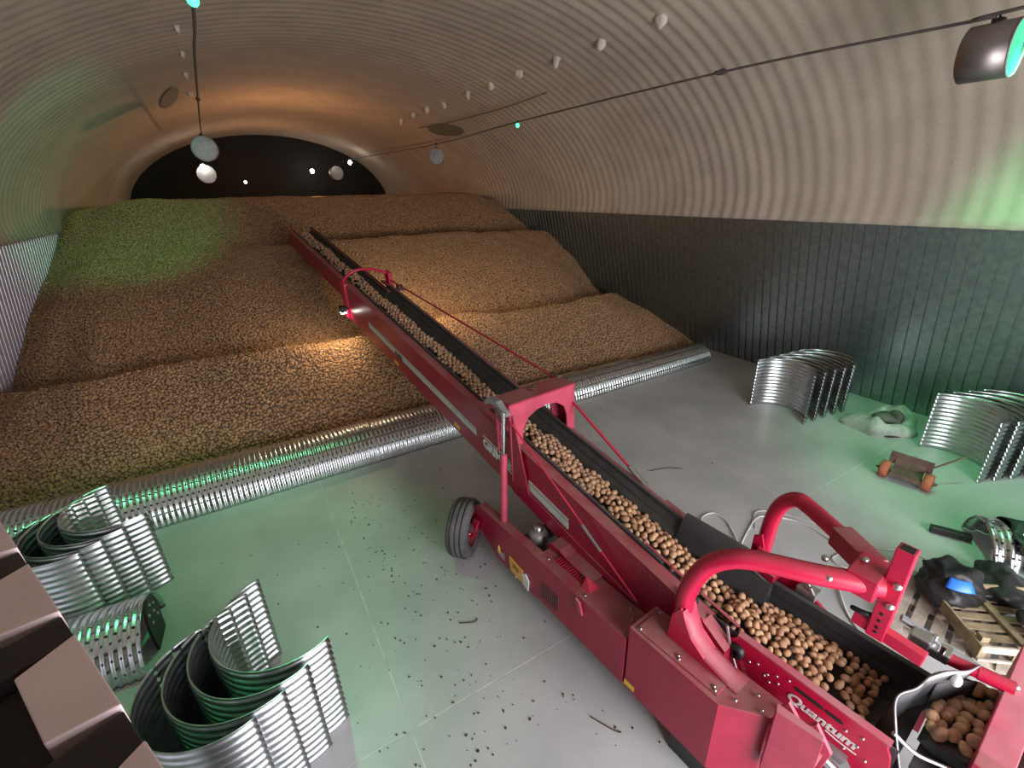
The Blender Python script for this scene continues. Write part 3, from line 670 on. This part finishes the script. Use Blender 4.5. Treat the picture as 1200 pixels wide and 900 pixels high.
for k, (y, z) in enumerate([(-.80, 1.02), (-.86, 1.06), (-.92, 1.0), (-.94, 1.03), (-.96, .97), (-1.0, 1.08), (-1.02, 1.02), (-1.08, 1.12), (-1.46, 1.06), (-1.54, 1.0), (-1.55, 1.1), (-1.60, .93), (-1.72, .86), (-1.80, .78), (-1.48, .90)]):
    MB().lathe([(0, .008), (.009, .008), (.011, 0)], (.495, y, z), (-1, 0, 0), 6).build('rivet', M_steel, hl)
MB().lathe([(.02, .05), (.055, .05), (.06, 0)], (.495, -.70, 1.05), (-1, 0, 0), 18).build('roller_bearing', M_black, hl)
MB().prism([(-1.02, .80), (-1.50, .80), (-1.52, .86), (-1.02, .86)], 'x', .44, .50).build('hopper_rail', M_fabric, hl)
MB().prism([(-.70, .40), (-1.9, .40), (-1.9, .62), (-.70, .78)], 'x', .42, .48).build('lower_frame', M_red, cv, .006)
HT = [(.525, 1.18), (.55, .98), (.60, .90), (1.10, .90), (1.16, .98), (1.24, 1.19), (1.265, 1.19), (1.18, .97), (1.11, .875), (.59, .875), (.535, .97), (.515, 1.18)]
MB().prism(HT, 'y', -1.72, -.30, 3).build('hopper_belt', M_rubber, cv)
MB().prism([(1.20, 1.10), (1.22, 1.21), (1.28, 1.20), (1.26, 1.08)], 'y', -1.70, -.45, 3).build('hopper_rubber_rim', M_rubber, cv, .01)
MB().prism([(-.30, .85), (-.36, 1.38), (-.60, 1.36), (-1.22, .98), (-1.24, .90), (-.7, .80)], 'x', 1.33, 1.36).build('hopper_side', M_redclean, cv, .004)
MB().prism([(-.60, .62), (-.60, .98), (-1.75, .95), (-1.75, .62)], 'x', 1.27, 1.31).build('hopper_side', M_red, cv, .004)
hv = MB().box(1.28, 1.40, -.90, -.74, 1.18, 1.26).build('hydraulic_block', M_steel, cv, .01)
for k in range(4):
    MB().tube([(1.30+.025*k, -.88+.03*k, 1.24), (1.29+.03*k, -.84+.03*k, 1.31)], .017, 8).build('valve_fitting', M_steel, hv)
# curved rubber flap and inner guard between boom and hopper, right side
fl = smooth_path([(1.06, 1.16), (1.13, 1.35), (1.20, 1.42), (1.27, 1.36)], 5)
mb = MB(); 
flp = [(p_.x, p_.y) for p_ in [Vector((q[0], q[1], 0)) for q in fl]]
mb.prism(flp+[(x-.012, z-.014) for x, z in flp[::-1]], 'y', -.34, .30); mb.build('rubber_flap', M_rubber, cv)
MB().prism([(.98, 1.00), (1.10, 1.28), (1.12, 1.27), (1.0, .99)], 'y', -.62, .02).build('inner_guard', M_rubber, cv)
MB().prism([(-.40, 1.00), (-.42, 1.32), (-.62, 1.26), (-.62, 1.0)], 'x', 1.10, 1.12).build('inner_guard', M_rubber, cv)
MB().box(1.18, 1.30, -.60, -.32, 1.22, 1.30).build('side_bracket', M_red, cv, .01)
# framed guards on the left between boom and hopper
def guard(ya, yb):
    def P(y, k): return Vector(BO((.43+.10*k, y, 1.475-.13*k)))
    out = [P(ya, 0), P(yb, 0), P(yb+.03, 1), P(ya-.03, 1)]; cen = sum(out, Vector())/4
    nrm = (out[1]-out[0]).cross(out[3]-out[0]).normalized()
    if nrm.z < 0: nrm = -nrm
    inn = [cen+(p_-cen)*.76 for p_ in out]; vs = []
    for h in (.0, .022): vs += [p_+nrm*h for p_ in out]+[p_+nrm*h for p_ in inn]
    fs = []
    for o_ in (0, 8):
        for i in range(4): fs.append((o_+i, o_+(i+1) % 4, o_+4+(i+1) % 4, o_+4+i))
    for i in range(4):
        fs.append((i, (i+1) % 4, 8+(i+1) % 4, 8+i)); fs.append((4+i, 4+(i+1) % 4, 12+(i+1) % 4, 12+i))
    o = MB().add(vs, fs).build('guard_frame', M_red, cv)
    MB().add([p_+nrm*h for h in (.004, .010) for p_ in inn], [(0, 1, 2, 3), (7, 6, 5, 4)]+[(i, (i+1) % 4, 4+(i+1) % 4, 4+i) for i in range(4)]).build('guard_pane', M_olive, o)
guard(.30, .03); guard(.02, -.26); guard(-.27, -.60)
MB().tube(smooth_path([(.46, -.60, 1.25), (.46, -.66, 1.05), (.46, -.72, .92), (.46, -.78, .82)], 4), .012, 8).build('edge_rod', M_steel, cv)
MB().prism([(-.445, .60), (-.445, 1.22), (-.66, 1.08), (-.70, .60)], 'x', .37, .49).build('boom_foot', M_red, cv, .006)
MB().box(.40, .47, -.34, -.20, 1.24, 1.32).build('pivot_block', M_black, cv, .01)
MB().tube([(.41, -.27, 1.30), (.35, -.27, 1.30)], .03, 10).build('pivot_pin', M_pink, cv)
# legs under the hopper so that it stands on the floor
for (x, y) in [(.60, -1.1), (1.12, -1.1)]:
    MB().tube([(x, y-.05, .12), (x, y+.05, .12)], .12, 18).build('support_roller', M_tyre, cv)
    MB().box(x-.03, x+.03, y-.03, y+.03, .12, .88).build('support_leg', M_red, cv)
MB().box(.05, .31, -.9, -.5, .0, .28).build('skid', M_black, cv)

# ================================================================== FEED CONVEYOR (behind the hopper)
fc = empty('feed_conveyor', MO, AZ); setp(fc, 'pale red feeding conveyor tipping potatoes into the hopper, with black rubber chute', 'conveyor')
# box beam across, with sloping left shoulder
bx = [(.74, .95), (.74, 1.22), (.92, 1.36), (1.75, 1.36), (1.75, .95)]
MB().prism([(.70, .90), (.74, 1.26), (1.75, 1.50), (1.75, .95)], 'y', -2.16, -2.0).build('cross_beam', M_pink, fc, .006)
MB().prism([(.66, .60), (.72, 1.26), (.80, 1.30), (.76, .60)], 'y', -2.55, -2.0).build('side_plate', M_red, fc, .006)
MB().prism([(1.62, .60), (1.62, 1.42), (1.70, 1.44), (1.70, .60)], 'y', -3.0, -2.1).build('side_plate', M_red, fc, .006)
MB().prism([(.72, .92), (1.66, .96), (1.66, .92), (.72, .88)], 'y', -3.2, -1.78).build('belt', M_rubber, fc)
MB().prism([(-1.76, 1.02), (-1.80, 1.06), (-3.2, 1.40), (-3.2, 1.32), (-1.85, .98)], 'x', .84, 1.58).build('inclined_belt', M_rubber, fc)
for (x, y) in [(.75, -2.4), (1.66, -2.4)]:
    MB().box(x-.04, x+.04, y-.04, y+.04, 0, .9).build('leg', M_red, fc)
# rubber chute between feed conveyor and hopper: bent sheets with bright edges
cu_ = smooth_path([(.52, -1.88, .74), (.56, -1.76, .98), (.62, -1.66, 1.22), (.76, -1.60, 1.32), (.92, -1.66, 1.34), (1.04, -1.70, 1.42), (1.20, -1.78, 1.40)], 5)
def sheet(path, dropf, name, m, par, th=.012):
    mb = MB(); n = len(path); vs = []
    for p_ in path: vs.append(p_)
    for p_ in path: vs.append(p_+Vector(dropf))
    for p_ in path: vs.append(p_+Vector((0, -th, 0)))
    for p_ in path: vs.append(p_+Vector(dropf)+Vector((0, -th, 0)))
    fs = []
    for i in range(n-1):
        fs += [(i, i+1, n+i+1, n+i), (2*n+i, 3*n+i, 3*n+i+1, 2*n+i+1), (i, 2*n+i, 2*n+i+1, i+1), (n+i, n+i+1, 3*n+i+1, 3*n+i)]
    fs += [(0, n, 3*n, 2*n), (n-1, 3*n-1, 4*n-1, 2*n-1)]
    return mb.add(vs, fs, True).build(name, m, par)
chu = sheet(cu_, (.03, .05, -.42), 'chute_sheet', M_rubber, fc)
MB().tube([p_+Vector((0, 0, .004)) for p_ in cu_], .007, 8).build('chute_edge', M_fabric, chu)
st = smooth_path([(.60, -1.66, 1.20), (.66, -1.78, 1.10), (.74, -1.90, 1.06), (.80, -2.02, 1.05)], 5)
MB().tube(st, .014, 8).build('edge_strap', M_steel, fc)
sheet(smooth_path([(.94, -1.68, 1.46), (1.06, -1.74, 1.48), (1.20, -1.82, 1.46), (1.34, -1.86, 1.44)], 4), (.02, .03, -.16), 'chute_back', M_fabric, fc)
sheet(smooth_path([(1.10, -1.72, 1.30), (1.24, -1.80, 1.30), (1.36, -1.88, 1.28)], 4), (.02, .0, -.30), 'chute_lining', M_rubber, fc)
# red spring strut and zinc clamp above the chute, grey rail beside it
stt = MB().tube([(1.30, -1.72, 1.38), (1.32, -1.88, 1.39)], .042, 14).build('strut_tube', M_redclean, fc)
MB().tube([(1.32, -1.87, 1.39), (1.34, -2.04, 1.40)], .048, 14).build('strut_sleeve', M_redclean, stt)
MB().blob((1.34, -2.04, 1.42), .022, .022, .022, 2).build('bolt', M_steel, stt)
cl = MB().box(1.24, 1.36, -1.73, -1.60, 1.36, 1.44).build('zinc_clamp', M_steel, fc, .012)
MB().box(1.20, 1.30, -1.62, -1.50, 1.42, 1.50).build('clamp_jaw', M_steel, cl, .012)
MB().tube([(1.26, -1.68, 1.40), (1.26, -1.68, 1.50)], .02, 10).build('bolt', M_chrome, cl)
MB().tube([(1.33, -1.62, 1.40), (1.33, -1.62, 1.49)], .018, 10).build('bolt', M_chrome, cl)
beam((1.30, -1.42, 1.50), (1.42, -2.02, 1.31), .06, .035, 'grey_rail', M_fabric, fc)
MB().blob((1.43, -2.0, 1.34), .05, .05, .04, 2).build('rail_end', M_steel, fc)
MB().blob((1.12, -1.80, 1.40), .035, .03, .05, 2).build('white_knob', M_white, fc)

# ================================================================== POTATOES ON THE BELTS
PM = []
for k in range(6):
    rr = random.Random(k+50)
    mb = MB().blob((0, 0, 0), .041*rr.uniform(1, 1.3), .036, .034, 2, .07, k+11); PM.append(mb.mesh('potato', M_potato))
CVM = Matrix.Translation(MO) @ Matrix.Rotation(AZ, 4, 'Z')
rnd = random.Random(5)
def potato(lp, label, group, s=1.0):
    o = link('potato', rnd.choice(PM), None, CVM @ Vector(lp), (rnd.uniform(0, 6), rnd.uniform(0, 6), rnd.uniform(0, 6)))
    k = s*rnd.uniform(.82, 1.14); o.scale = (k, k, k)
    setp(o, label, 'potato', group); return o
def hexgrid(x0, x1, y0, y1, p):
    out = []; j = 0; y = y0
    while y < y1:
        x = x0+(p/2 if j % 2 else 0)
        while x < x1:
            out.append((x+rnd.uniform(-.2, .2)*p, y+rnd.uniform(-.2, .2)*p)); x += p
        y += p*.87; j += 1
    return out
cnt = 0
for (x, y) in hexgrid(.54, .92, -.46, 1.16, .070):
    wv = .05*math.sin(4.1*y)+.03*math.sin(9*y+1)
    if abs(x-.72-wv*.6) > .18: continue
    z = 1.215+.05+.055*max(0, 1-((x-.72)/.16)**2)+rnd.uniform(-.012, .014)
    potato(BO((x, y, z)), 'tan potato riding the lowest stretch of the boom belt above the hopper', 'potatoes on the lower boom belt', .86); cnt += 1
for (x, y) in hexgrid(.57, 1.17, -1.47, -.46, .064):
    if y > -.62 and x > 1.0: continue
    if -1.36 <= y < -1.20 and rnd.random() < .35: continue
    z = .90+.11+.09*max(0, 1-((x-.86)/.31)**2)*min(1, (y+1.50)/.25)+rnd.uniform(-.012, .014)
    potato((x, y, z), 'tan potato lying in the receiving hopper of the conveyor', 'potatoes in the receiving hopper', .80); cnt += 1
for (x, y) in hexgrid(.90, 1.50, -1.98, -1.76, .078):
    z = 1.045+.036-.24*(y+1.8)+.05*rnd.random()
    potato((x, y, z), 'yellowish potato tumbling off the feeding conveyor over the black chute', 'potatoes on the feeding conveyor', 1.15); cnt += 1
for (x, y) in hexgrid(.90, 1.3, -2.45, -2.25, .10):
    z = 1.045+.036-.24*(y+1.8)+.03*rnd.random()
    potato((x, y, z), 'pale potato on the feeding conveyor behind its cross beam', 'potatoes behind the cross beam', 1.15); cnt += 1
print('potatoes', cnt)
# upper part of the stream: too many and too small to pick apart
mb = MB()
for k, (x, y) in enumerate(hexgrid(.54, .92, 1.16, 11.6, .066)):
    wv = .03*math.sin(3.3*y)+.02*math.sin(7*y)
    hw = .18 if y < 2.1 else .125
    if abs(x-.71-wv) > hw or y > 7 and rnd.random() < .25: continue
    z = 1.225+(.05 if y < 2.1 else .034)+.05*max(0, 1-((x-.71)/hw)**2)+rnd.uniform(-.01, .012)
    mb.blob(BO((x, y, z)), .036*rnd.uniform(.9, 1.25), .038*rnd.uniform(.9, 1.4), .034, 1, .05, k)
so = mb.build('potato_stream', M_stream, fix=False); so.matrix_world = CVM
setp(so, 'stream of small potatoes climbing the conveyor trough under the red arch', 'potatoes', kind='stuff')

# ================================================================== THINGS ON THE FLOOR, RIGHT
# pale sack with crumpled cloth in it
sk = empty('sack', (10.1, 3.25, 0), R(-25)); setp(sk, 'pale woven sack lying slumped beside the dark wall', 'sack')
mb = MB(); n = 28; vs = []; fs = []
for j, (k, z) in enumerate([(1.0, .0), (1.04, .10), (.96, .20), (.80, .26), (.62, .23), (.50, .14), (.2, .10), (.02, .10)]):
    for i in range(n):
        t = 2*math.pi*i/n; w_ = 1+.10*math.sin(3*t+j*.3)+.06*math.sin(5*t+1+j*.5)
        sx = abs(math.cos(t))**.7*(1 if math.cos(t) > 0 else -1); sy = abs(math.sin(t))**.7*(1 if math.sin(t) > 0 else -1)
        vs.append((.58*k*w_*sx, .42*k*w_*sy, z*(1+.35*math.sin(2*t+.5)+.15*math.sin(7*t))+.0))
for j in range(7):
    for i in range(n): fs.append((j*n+i, j*n+(i+1) % n, j*n+n+(i+1) % n, j*n+n+i))
mb.add(vs, fs, True).build('sack_body', M_sack, sk)
MB().blob((.05, .02, .16), .26, .20, .15, 3, .25, 2).build('crumpled_cloth', M_sackin, sk)
MB().blob((.20, -.05, .20), .10, .16, .12, 3, .3, 5).build('crumpled_cloth', M_sackin, sk)
MB().blob((-.1, -.34, .06), .22, .14, .06, 3, .2, 7).build('dark_flap', M_bag, sk)
# roller trolley
tr_ = empty('roller_trolley', (8.38, 2.2, 0), R(-80)); setp(tr_, 'small rusty trolley with two red rollers and back plate', 'trolley')
for x in (-.27, .27):
    q = MB().lathe([(0, -.06), (.12, -.06), (.14, -.045), (.14, .045), (.12, .06), (0, .06)], (x, -.02, .14), (1, 0, 0), 22).build('roller', M_rust, tr_)
    MB().lathe([(0, .075), (.05, .075), (.05, .06)], (x, -.02, .14), (-1 if x < 0 else 1, 0, 0), 12).build('hub', M_rustdark, q)
MB().prism([(-.14, .10), (.12, .10), (.20, .34), (.17, .36), (.09, .20), (-.12, .16)], 'x', -.19, .19).build('tray', M_rustdark, tr_, .006)
MB().box(-.27, .27, .14, .17, .20, .40).build('back_plate', M_rustdark, tr_, .006)
MB().box(.0, .18, .172, .20, .36, .41).build('white_tag', M_sack, tr_)
MB().tube([(.25, .16, .30), (.55, .50, .50)], .014, 8).build('handle', M_rustdark, tr_)
MB().tube([(-.38, -.02, .14), (.38, -.02, .14)], .02, 8).build('axle', M_rustdark, tr_)

# corrugated drum piece at the right edge with a black film over it
dm = corr(lambda u, c, s: (u, -c, s), .42, R(2), R(178), 1.35, 36, .026, ns=6, mt=M_galvduct, name='ribbed_duct', PITCH_R=.15)
o = link('ribbed_duct', dm, None, (7.44, 1.06, 0), (0, 0, R(-55))); setp(o, 'short coarse-ribbed perforated duct lying under black film', 'duct')
mb = MB(); n = 14; vs = []; fs = []
for i in range(n+1):
    for j in range(n+1):
        u = i/n; a = R(38+100*j/n); rr = .455+.02*math.sin(7*u+3*j/n*4)+.015*math.sin(11*j/n+3*u)
        vs.append((.22+1.1*u+.03*math.sin(j), -rr*math.cos(a), rr*math.sin(a)+.015*math.sin(9*u)))
fs = [(i*(n+1)+j, (i+1)*(n+1)+j, (i+1)*(n+1)+j+1, i*(n+1)+j+1) for i in range(n) for j in range(n)]
o = mb.add(vs, fs, True).build('black_film', M_bag, None, 0, (7.44, 1.06, 0), (0, 0, R(-55)))
o.modifiers.new('t', 'SOLIDIFY').thickness = .008; setp(o, 'crumpled black plastic film draped over the coarse-ribbed duct', 'film')
o = beam((7.36, 1.50, .06), (7.56, 1.13, .06), .09, .09, 'black_bar', M_black, None); setp(o, 'short black square bar sticking out beside the coarse-ribbed duct', 'bar')

# pallets of pale boards
def pallet(loc, rz, label, nb=7, L_=1.2, W=1.0, m=M_wood, name='pallet', group=None):
    p_ = empty(name, loc, rz); setp(p_, label, 'pallet', group)
    bmesh_ = MB().box(-.055, .055, -W/2, W/2, 0, .022)
    for k in range(nb):
        x = -L_/2+.06+k*(L_-.12)/(nb-1)
        MB().box(x-.058, x+.058, -W/2, W/2, .122, .144).build('deck_board', m, p_, .004)
    for y in (-W/2+.05, 0, W/2-.05):
        MB().box(-L_/2, L_/2, y-.05, y+.05, .10, .122).build('stringer_board', m, p_, .003)
        for x in (-L_/2+.07, 0, L_/2-.07):
            MB().box(x-.07, x+.07, y-.05, y+.05, .022, .10).build('block', m, p_, .003)
        MB().box(-L_/2, L_/2, y-.05, y+.05, 0, .022).build('bottom_board', m, p_, .003)
    return p_
pallet((5.78, .48, 0), R(-80), 'pale wooden pallet under the black bag and the crate frame', 9, 1.45, .86)
# crate frame lying on the pallet
cr = empty('wooden_crate', (5.98, .42, .146), R(-40)); setp(cr, 'open wooden crate frame standing on the pale pallet', 'crate')
def brd(name, *b, m=M_wood2): return MB().box(*b).build(name, m, cr, .004)
brd('side_board', -.50, .50, -.42, -.395, .0, .03, m=M_wood); brd('side_board', -.50, .50, -.42, -.395, .12, .20, m=M_wood)
for x in (-.5, -.2, .1, .42): brd('upright', x, x+.07, -.395, -.37, 0, .20)
brd('side_board', -.50, .50, .38, .405, .10, .22); brd('side_board', -.50, .50, .38, .405, .0, .06)
brd('end_board', -.52, -.495, -.42, .40, .06, .20); brd('end_board', .495, .52, -.42, .40, .06, .20)
for k in range(6):
    y = -.34+k*.13; brd('slat', -.49, .49, y, y+.085, .04, .06)
brd('cross_rail', -.04, .03, -.39, .38, .06, .10); brd('corner_post', -.50, -.43, .31, .38, 0, .30)
brd('corner_post', -.50, -.43, -.37, -.30, .0, .26)
# black bags
bg = empty('refuse_bag', (6.02, .92, .0), R(20)); setp(bg, 'full black plastic bag with blue printed label on the pallet', 'bag')
MB().blob((0, 0, .33), .29, .27, .22, 5, .18, 21, .11).build('bag_body', M_bag, bg)
mb = MB(); nn = 8; vs = []; 
for i in range(nn+1):
    for j in range(nn+1):
        a = R(165+55*i/nn); e = R(26+26*j/nn); r_ = .33
        vs.append((r_*1.0*math.cos(a)*math.cos(e)*.98, .9*r_*math.sin(a)*math.cos(e), .36+.235*math.sin(e)))
mb.add(vs, [(i*(nn+1)+j, (i+1)*(nn+1)+j, (i+1)*(nn+1)+j+1, i*(nn+1)+j+1) for i in range(nn) for j in range(nn)], True)
lb = mb.build('blue_label', M_blue, bg); lb.modifiers.new('t', 'SOLIDIFY').thickness = .012
bg2 = empty('refuse_bag', (6.62, .62, 0), 0); setp(bg2, 'dark crumpled film heap between coarse-ribbed duct and crate', 'bag')
MB().blob((0, 0, .2), .42, .26, .2, 5, .15, 9, .11).build('bag_body', M_bag, bg2)
bg3 = empty('refuse_bag', (5.98, .22, .20), 0); setp(bg3, 'small black bag lying in the wooden crate frame', 'bag')
MB().blob((.12, 0, .16), .22, .17, .10, 4, .2, 4, .1).build('bag_body', M_bag, bg3)
MB().blob((-.02, -.12, .13), .14, .06, .05, 3, .2, 6).build('silver_fold', M_fabric, bg3)

# white cord snaking over the floor
def cord(pts, r_, name, label, m=M_cord, n=6, z=.01):
    P = smooth_path([(x, y, z+(.012 if i % 3 == 1 else 0)) for i, (x, y) in enumerate(pts)], n)
    o = MB().tube(P, r_, 8).build(name, m); setp(o, label, 'cord'); return o
cord([(4.83, 3.13), (5.0, 3.32), (5.26, 3.31), (5.24, 3.08), (5.04, 2.79), (4.95, 2.68), (5.32, 2.81), (5.65, 2.9), (5.84, 2.84), (6.09, 2.55), (6.08, 2.2), (5.98, 1.94), (5.74, 1.92), (5.7, 1.77), (5.85, 1.63), (5.55, 1.75), (5.2, 1.55), (4.95, 1.3), (4.84, 1.01), (4.9, .7), (4.95, .3)], .012, 'white_cord', 'thick white cord looping over the floor beside the conveyor')
cord([(5.45, 2.78), (5.75, 2.98), (6.0, 2.86), (6.2, 2.5), (6.3, 2.1), (6.27, 1.92), (6.1, 1.85), (6.0, 1.95), (6.14, 1.66), (6.31, 1.37), (6.43, 1.19), (6.65, 1.25), (6.72, 1.44), (6.5, 1.62), (6.3, 1.83), (6.05, 1.98)], .008, 'white_cord', 'thin white cord making a wide loop towards the black bar')

# ================================================================== SHEET PARAPET AT THE LEFT
pd = Vector((.416, -.909, 0)); pn = Vector((-.909, -.416, 0)); pc = Vector((-.70, 1.61, 3.70))
pr_ = empty('checkered_sheet', (0, 0, 0)); setp(pr_, 'pale pink profiled sheet with dark grooves on a partition wall', 'sheet')
def PP(s, t, z): return pc+pd*s+pn*t+Vector((0, 0, z))
def quadbox(name, s0, s1, t0, t1, z0, z1, m, taper=0., skew=0.):
    v = [PP(s0, t0, z0), PP(s1, t0, z0), PP(s1-skew, t1, z0), PP(s0+skew, t1, z0), PP(s0+taper, t0, z1), PP(s1-taper, t0, z1), PP(s1-taper-skew, t1, z1), PP(s0+taper+skew, t1, z1)]
    return MB().add(v, [(0, 3, 2, 1), (4, 5, 6, 7), (0, 1, 5, 4), (1, 2, 6, 5), (2, 3, 7, 6), (3, 0, 4, 7)]).build(name, m, pr_, .003)
quadbox('wall_body', -.8, 1.7, .10, .22, -3.70, -.11, M_brown)
quadbox('cap_board', -.8, 1.7, .004, .60, -.11, -.05, M_brown)
quadbox('handrail', -.8, 1.7, .16, .30, -.05, .02, M_brown)
for k, s in enumerate([-.415, -.065, .285, .635, .985, 1.335]):
    quadbox('pale_rib', s, s+.25, .0, .095, -.055, .0, M_palepanel, .0, .028)
    quadbox('groove_shade', s+.252, s+.348, .002, .16, -.05, -.012, M_brown)  # near-black strip, shade between the ribs put into the colour

# ================================================================== CABLES AND LAMPS OVERHEAD
def wire(pts, r_, label):
    o = MB().tube(smooth_path(pts, 6), r_, 8).build('overhead_cable', M_cable); setp(o, label, 'cable'); return o
wire([(7.5, -3.55, 6.0), (7.5, 2.3, 6.02), (7.5, 2.7, 6.0), (7.5, 5.9, 6.10), (7.5, 12.2, 6.1), (7.5, 18, 6.02), (7.5, 27, 6.2), (7.5, 34.9, 6.3)], .018, 'long dark lamp cable along the dark wall side of the vault')
wire([(.32, -3.55, 6.35), (.28, 6.9, 6.42), (.23, 9.1, 6.40), (.18, 13.0, 6.38), (.13, 18.4, 6.36), (.1, 28, 6.3), (.1, 34.9, 6.3)], .02, 'dark lamp cable along the pale wall side of the vault')
wire([(8.04, 11.6, 6.72), (8.0, 14, 6.66), (7.9, 18, 6.70), (7.77, 20.3, 6.80)], .014, 'thin cable fixed to the vault between two patches')
for (x, y, z) in [(7.5, 5.9, 6.1), (7.5, 18, 6.03), (7.5, 24, 6.1), (.18, 13.0, 6.38)]:
    o = MB().blob((x, y, z), .04, .11, .05, 2, .3, 3).build('cable_joint', M_cable); setp(o, 'taped cable joint with loose ends on the overhead cable', 'cable joint', 'taped joints on the overhead cables')

def lamp(name, c, ax, r_, ln, label, lens, hang, group=None):
    ax = Vector(ax).normalized(); c = Vector(c); e = empty(name, c); setp(e, label, 'lamp', group)
    MB().lathe([(0, -ln*.5), (r_*.9, -ln*.5), (r_, -ln*.46), (r_, ln*.5), (r_*.96, ln*.5), (r_*.9, ln*.42), (0, ln*.36)], (0, 0, 0), ax, 32).build('housing', M_lamphouse, e)
    MB().lathe([(r_*.95, ln*.47), (r_*.6, ln*.50), (0, ln*.51)], (0, 0, 0), ax, 32).build('lens', lens, e)
    MB().lathe([(r_*.97, ln*.5), (r_*1.02, ln*.52), (r_*.97, ln*.54), (r_*.94, ln*.52), (r_*.97, ln*.5)], (0, 0, 0), ax, 32).build('lens_ring', M_lens, e)
    MB().tube([(0, 0, r_*.96), (0, 0, hang)], .012, 6).build('hanger', M_cable, e)
    MB().box(-.05, .05, -.05, .05, r_*.94, r_*1.12).build('junction_box', M_black, e, .008)
    return e
lamp('green_lamp', (7.55, 2.52, 5.68), (.06, -1, .0), .27, .42, 'big cylindrical lamp with glowing green lens on the cable on the dark wall side', M_greenglow, .36)
light('green_lamp_beam', 'SPOT', (7.58, 2.22, 5.68), 700, GREEN, aim=(10.0, 1.0, 2.2), size=.2, angle=104, blend=.6)
MB_b = MB().blob((.27, 6.75, 6.36), .06, .06, .06, 2).build('green_bulb', M_greenbulb); setp(MB_b, 'bright green bulb glowing on the cable on the pale wall side', 'bulb')
light('green_bulb_glow', 'SPOT', (.30, 6.90, 6.05), 360, GREEN, aim=(-2.2, 5.2, 0), size=.12, angle=84, blend=.7)
light('green_lamp_beam', 'SPOT', (.25, 7.45, 6.10), 1100, GREEN, aim=(-2.6, 18.0, 4.3), size=.15, angle=38, blend=.8)
lamp('disc_lamp', (.10, 19.8, 5.95), (.05, -1, -.1), .38, .30, 'unlit round lamp with frosted lens hanging on the cable on the pale wall side', M_lens, .45)
lamp('disc_lamp', (7.5, 18.0, 5.62), (-.5, -1, 0), .27, .22, 'dark round lamp seen from behind on the cable on the dark wall side', M_lens, .40)
lamp('disc_lamp', (-.05, 30.0, 5.55), (.05, -1, -.1), .42, .3, 'small far lamp below a bright bulb on the cable on the pale wall side', M_lens, .7)
lamp('disc_lamp', (6.9, 33.0, 5.6), (.2, -1, 0), .40, .3, 'small far lamp at the dark end of the cable on the dark wall side', M_lens, .6)
def bulb(p, r_, label, m, light_kw=None):
    e = empty('bulb', p); setp(e, label, 'bulb')
    MB().blob((0, 0, 0), r_, r_, r_*1.2, 2).build('glass', m, e)
    MB().lathe([(0, r_*2.2), (r_*.6, r_*2.2), (r_*.6, r_)], (0, 0, 0), (0, 0, 1), 10).build('socket', M_black, e)
bulb((7.5, 12.2, 6.02), .05, 'small greenish bulb lit on the cable on the dark wall side', M_greenbulb)
bulb((-.12, 29.5, 5.85), .11, 'bright far bulb above the small lamp on the cable on the pale wall side', M_bulb)
bulb((7.5, 31.5, 6.12), .10, 'bright far bulb at the end of the cable on the dark wall side', M_bulb)
bulb((5.6, 33.5, 5.75), .11, 'bright far bulb in front of the dark end of the hall', M_bulb)
bulb((1.8, 33.5, 5.2), .07, 'faint far bulb low in the dark end of the hall', M_warmbulb)
light('vault_ring_fill', 'POINT', (3.0, 21.8, 4.85), 210, (1, .50, .22), size=.1)  # added point lights without bulbs, placed for even warm rings on the vault
light('vault_ring_fill', 'POINT', (3.0, 29.5, 4.9), 110, (1, .50, .22), size=.1)
# work lamps on the boom
wp = CVM @ Vector(BO((.06, 7.20, .93)))
light('work_lamp_beam', 'SPOT', wp, 80, WARM, aim=wp+Vector((-.7, .25, -1.0)), size=.05, angle=165, blend=1)
wp2 = CVM @ Vector(BO((1.36, 7.0, 1.40)))
light('work_lamp_beam', 'SPOT', wp2, 260, WARM, aim=wp2+Vector((2.2, 3.0, -.5)), size=.06, angle=140, blend=1)
lm2 = MB().box(-.06, .06, -.05, .05, -.06, .06).build('work_lamp', M_black, cv, .012); lm2.location = BO((1.22, 6.95, 1.40))

# ================================================================== CRUMBS OF SOIL ON THE FLOOR
mb = MB(); rc = random.Random(9)
def crumb(x, y, s, k): mb.blob((x, y, s*.4), s*rc.uniform(.8, 1.5), s*rc.uniform(.8, 1.5), s*.6, 1, .3, k)
for k in range(240):
    x = rc.gauss(1.2, .55); y = rc.uniform(2.2, 6.5); crumb(x, y, rc.uniform(.003, .011), k)
for k in range(160):
    crumb(rc.uniform(3.6, 6.6), rc.gauss(6.2, .9), rc.uniform(.003, .010), k)
for k in range(120):
    crumb(rc.uniform(-1, 4), rc.uniform(1.2, 6.8), rc.uniform(.004, .010), k)
o = mb.build('soil_crumbs', M_soil, fix=False); setp(o, 'scattered crumbs of dry soil on the concrete floor', 'soil', kind='stuff')
for k, (a, b, c) in enumerate([((1.9, 2.05), (2.0, 1.85), (2.05, 1.80)), ((1.3, 3.6), (1.45, 3.52), (1.5, 3.55)), ((5.3, 4.6), (5.6, 4.5), (5.8, 4.35))]):
    o = MB().tube(smooth_path([(*a, .008), (*b, .012), (*c, .006)], 4), .006, 5).build('dry_stalk', M_soil); setp(o, 'thin dry potato stalk lying on the concrete floor', 'stalk', 'dry stalks on the floor')
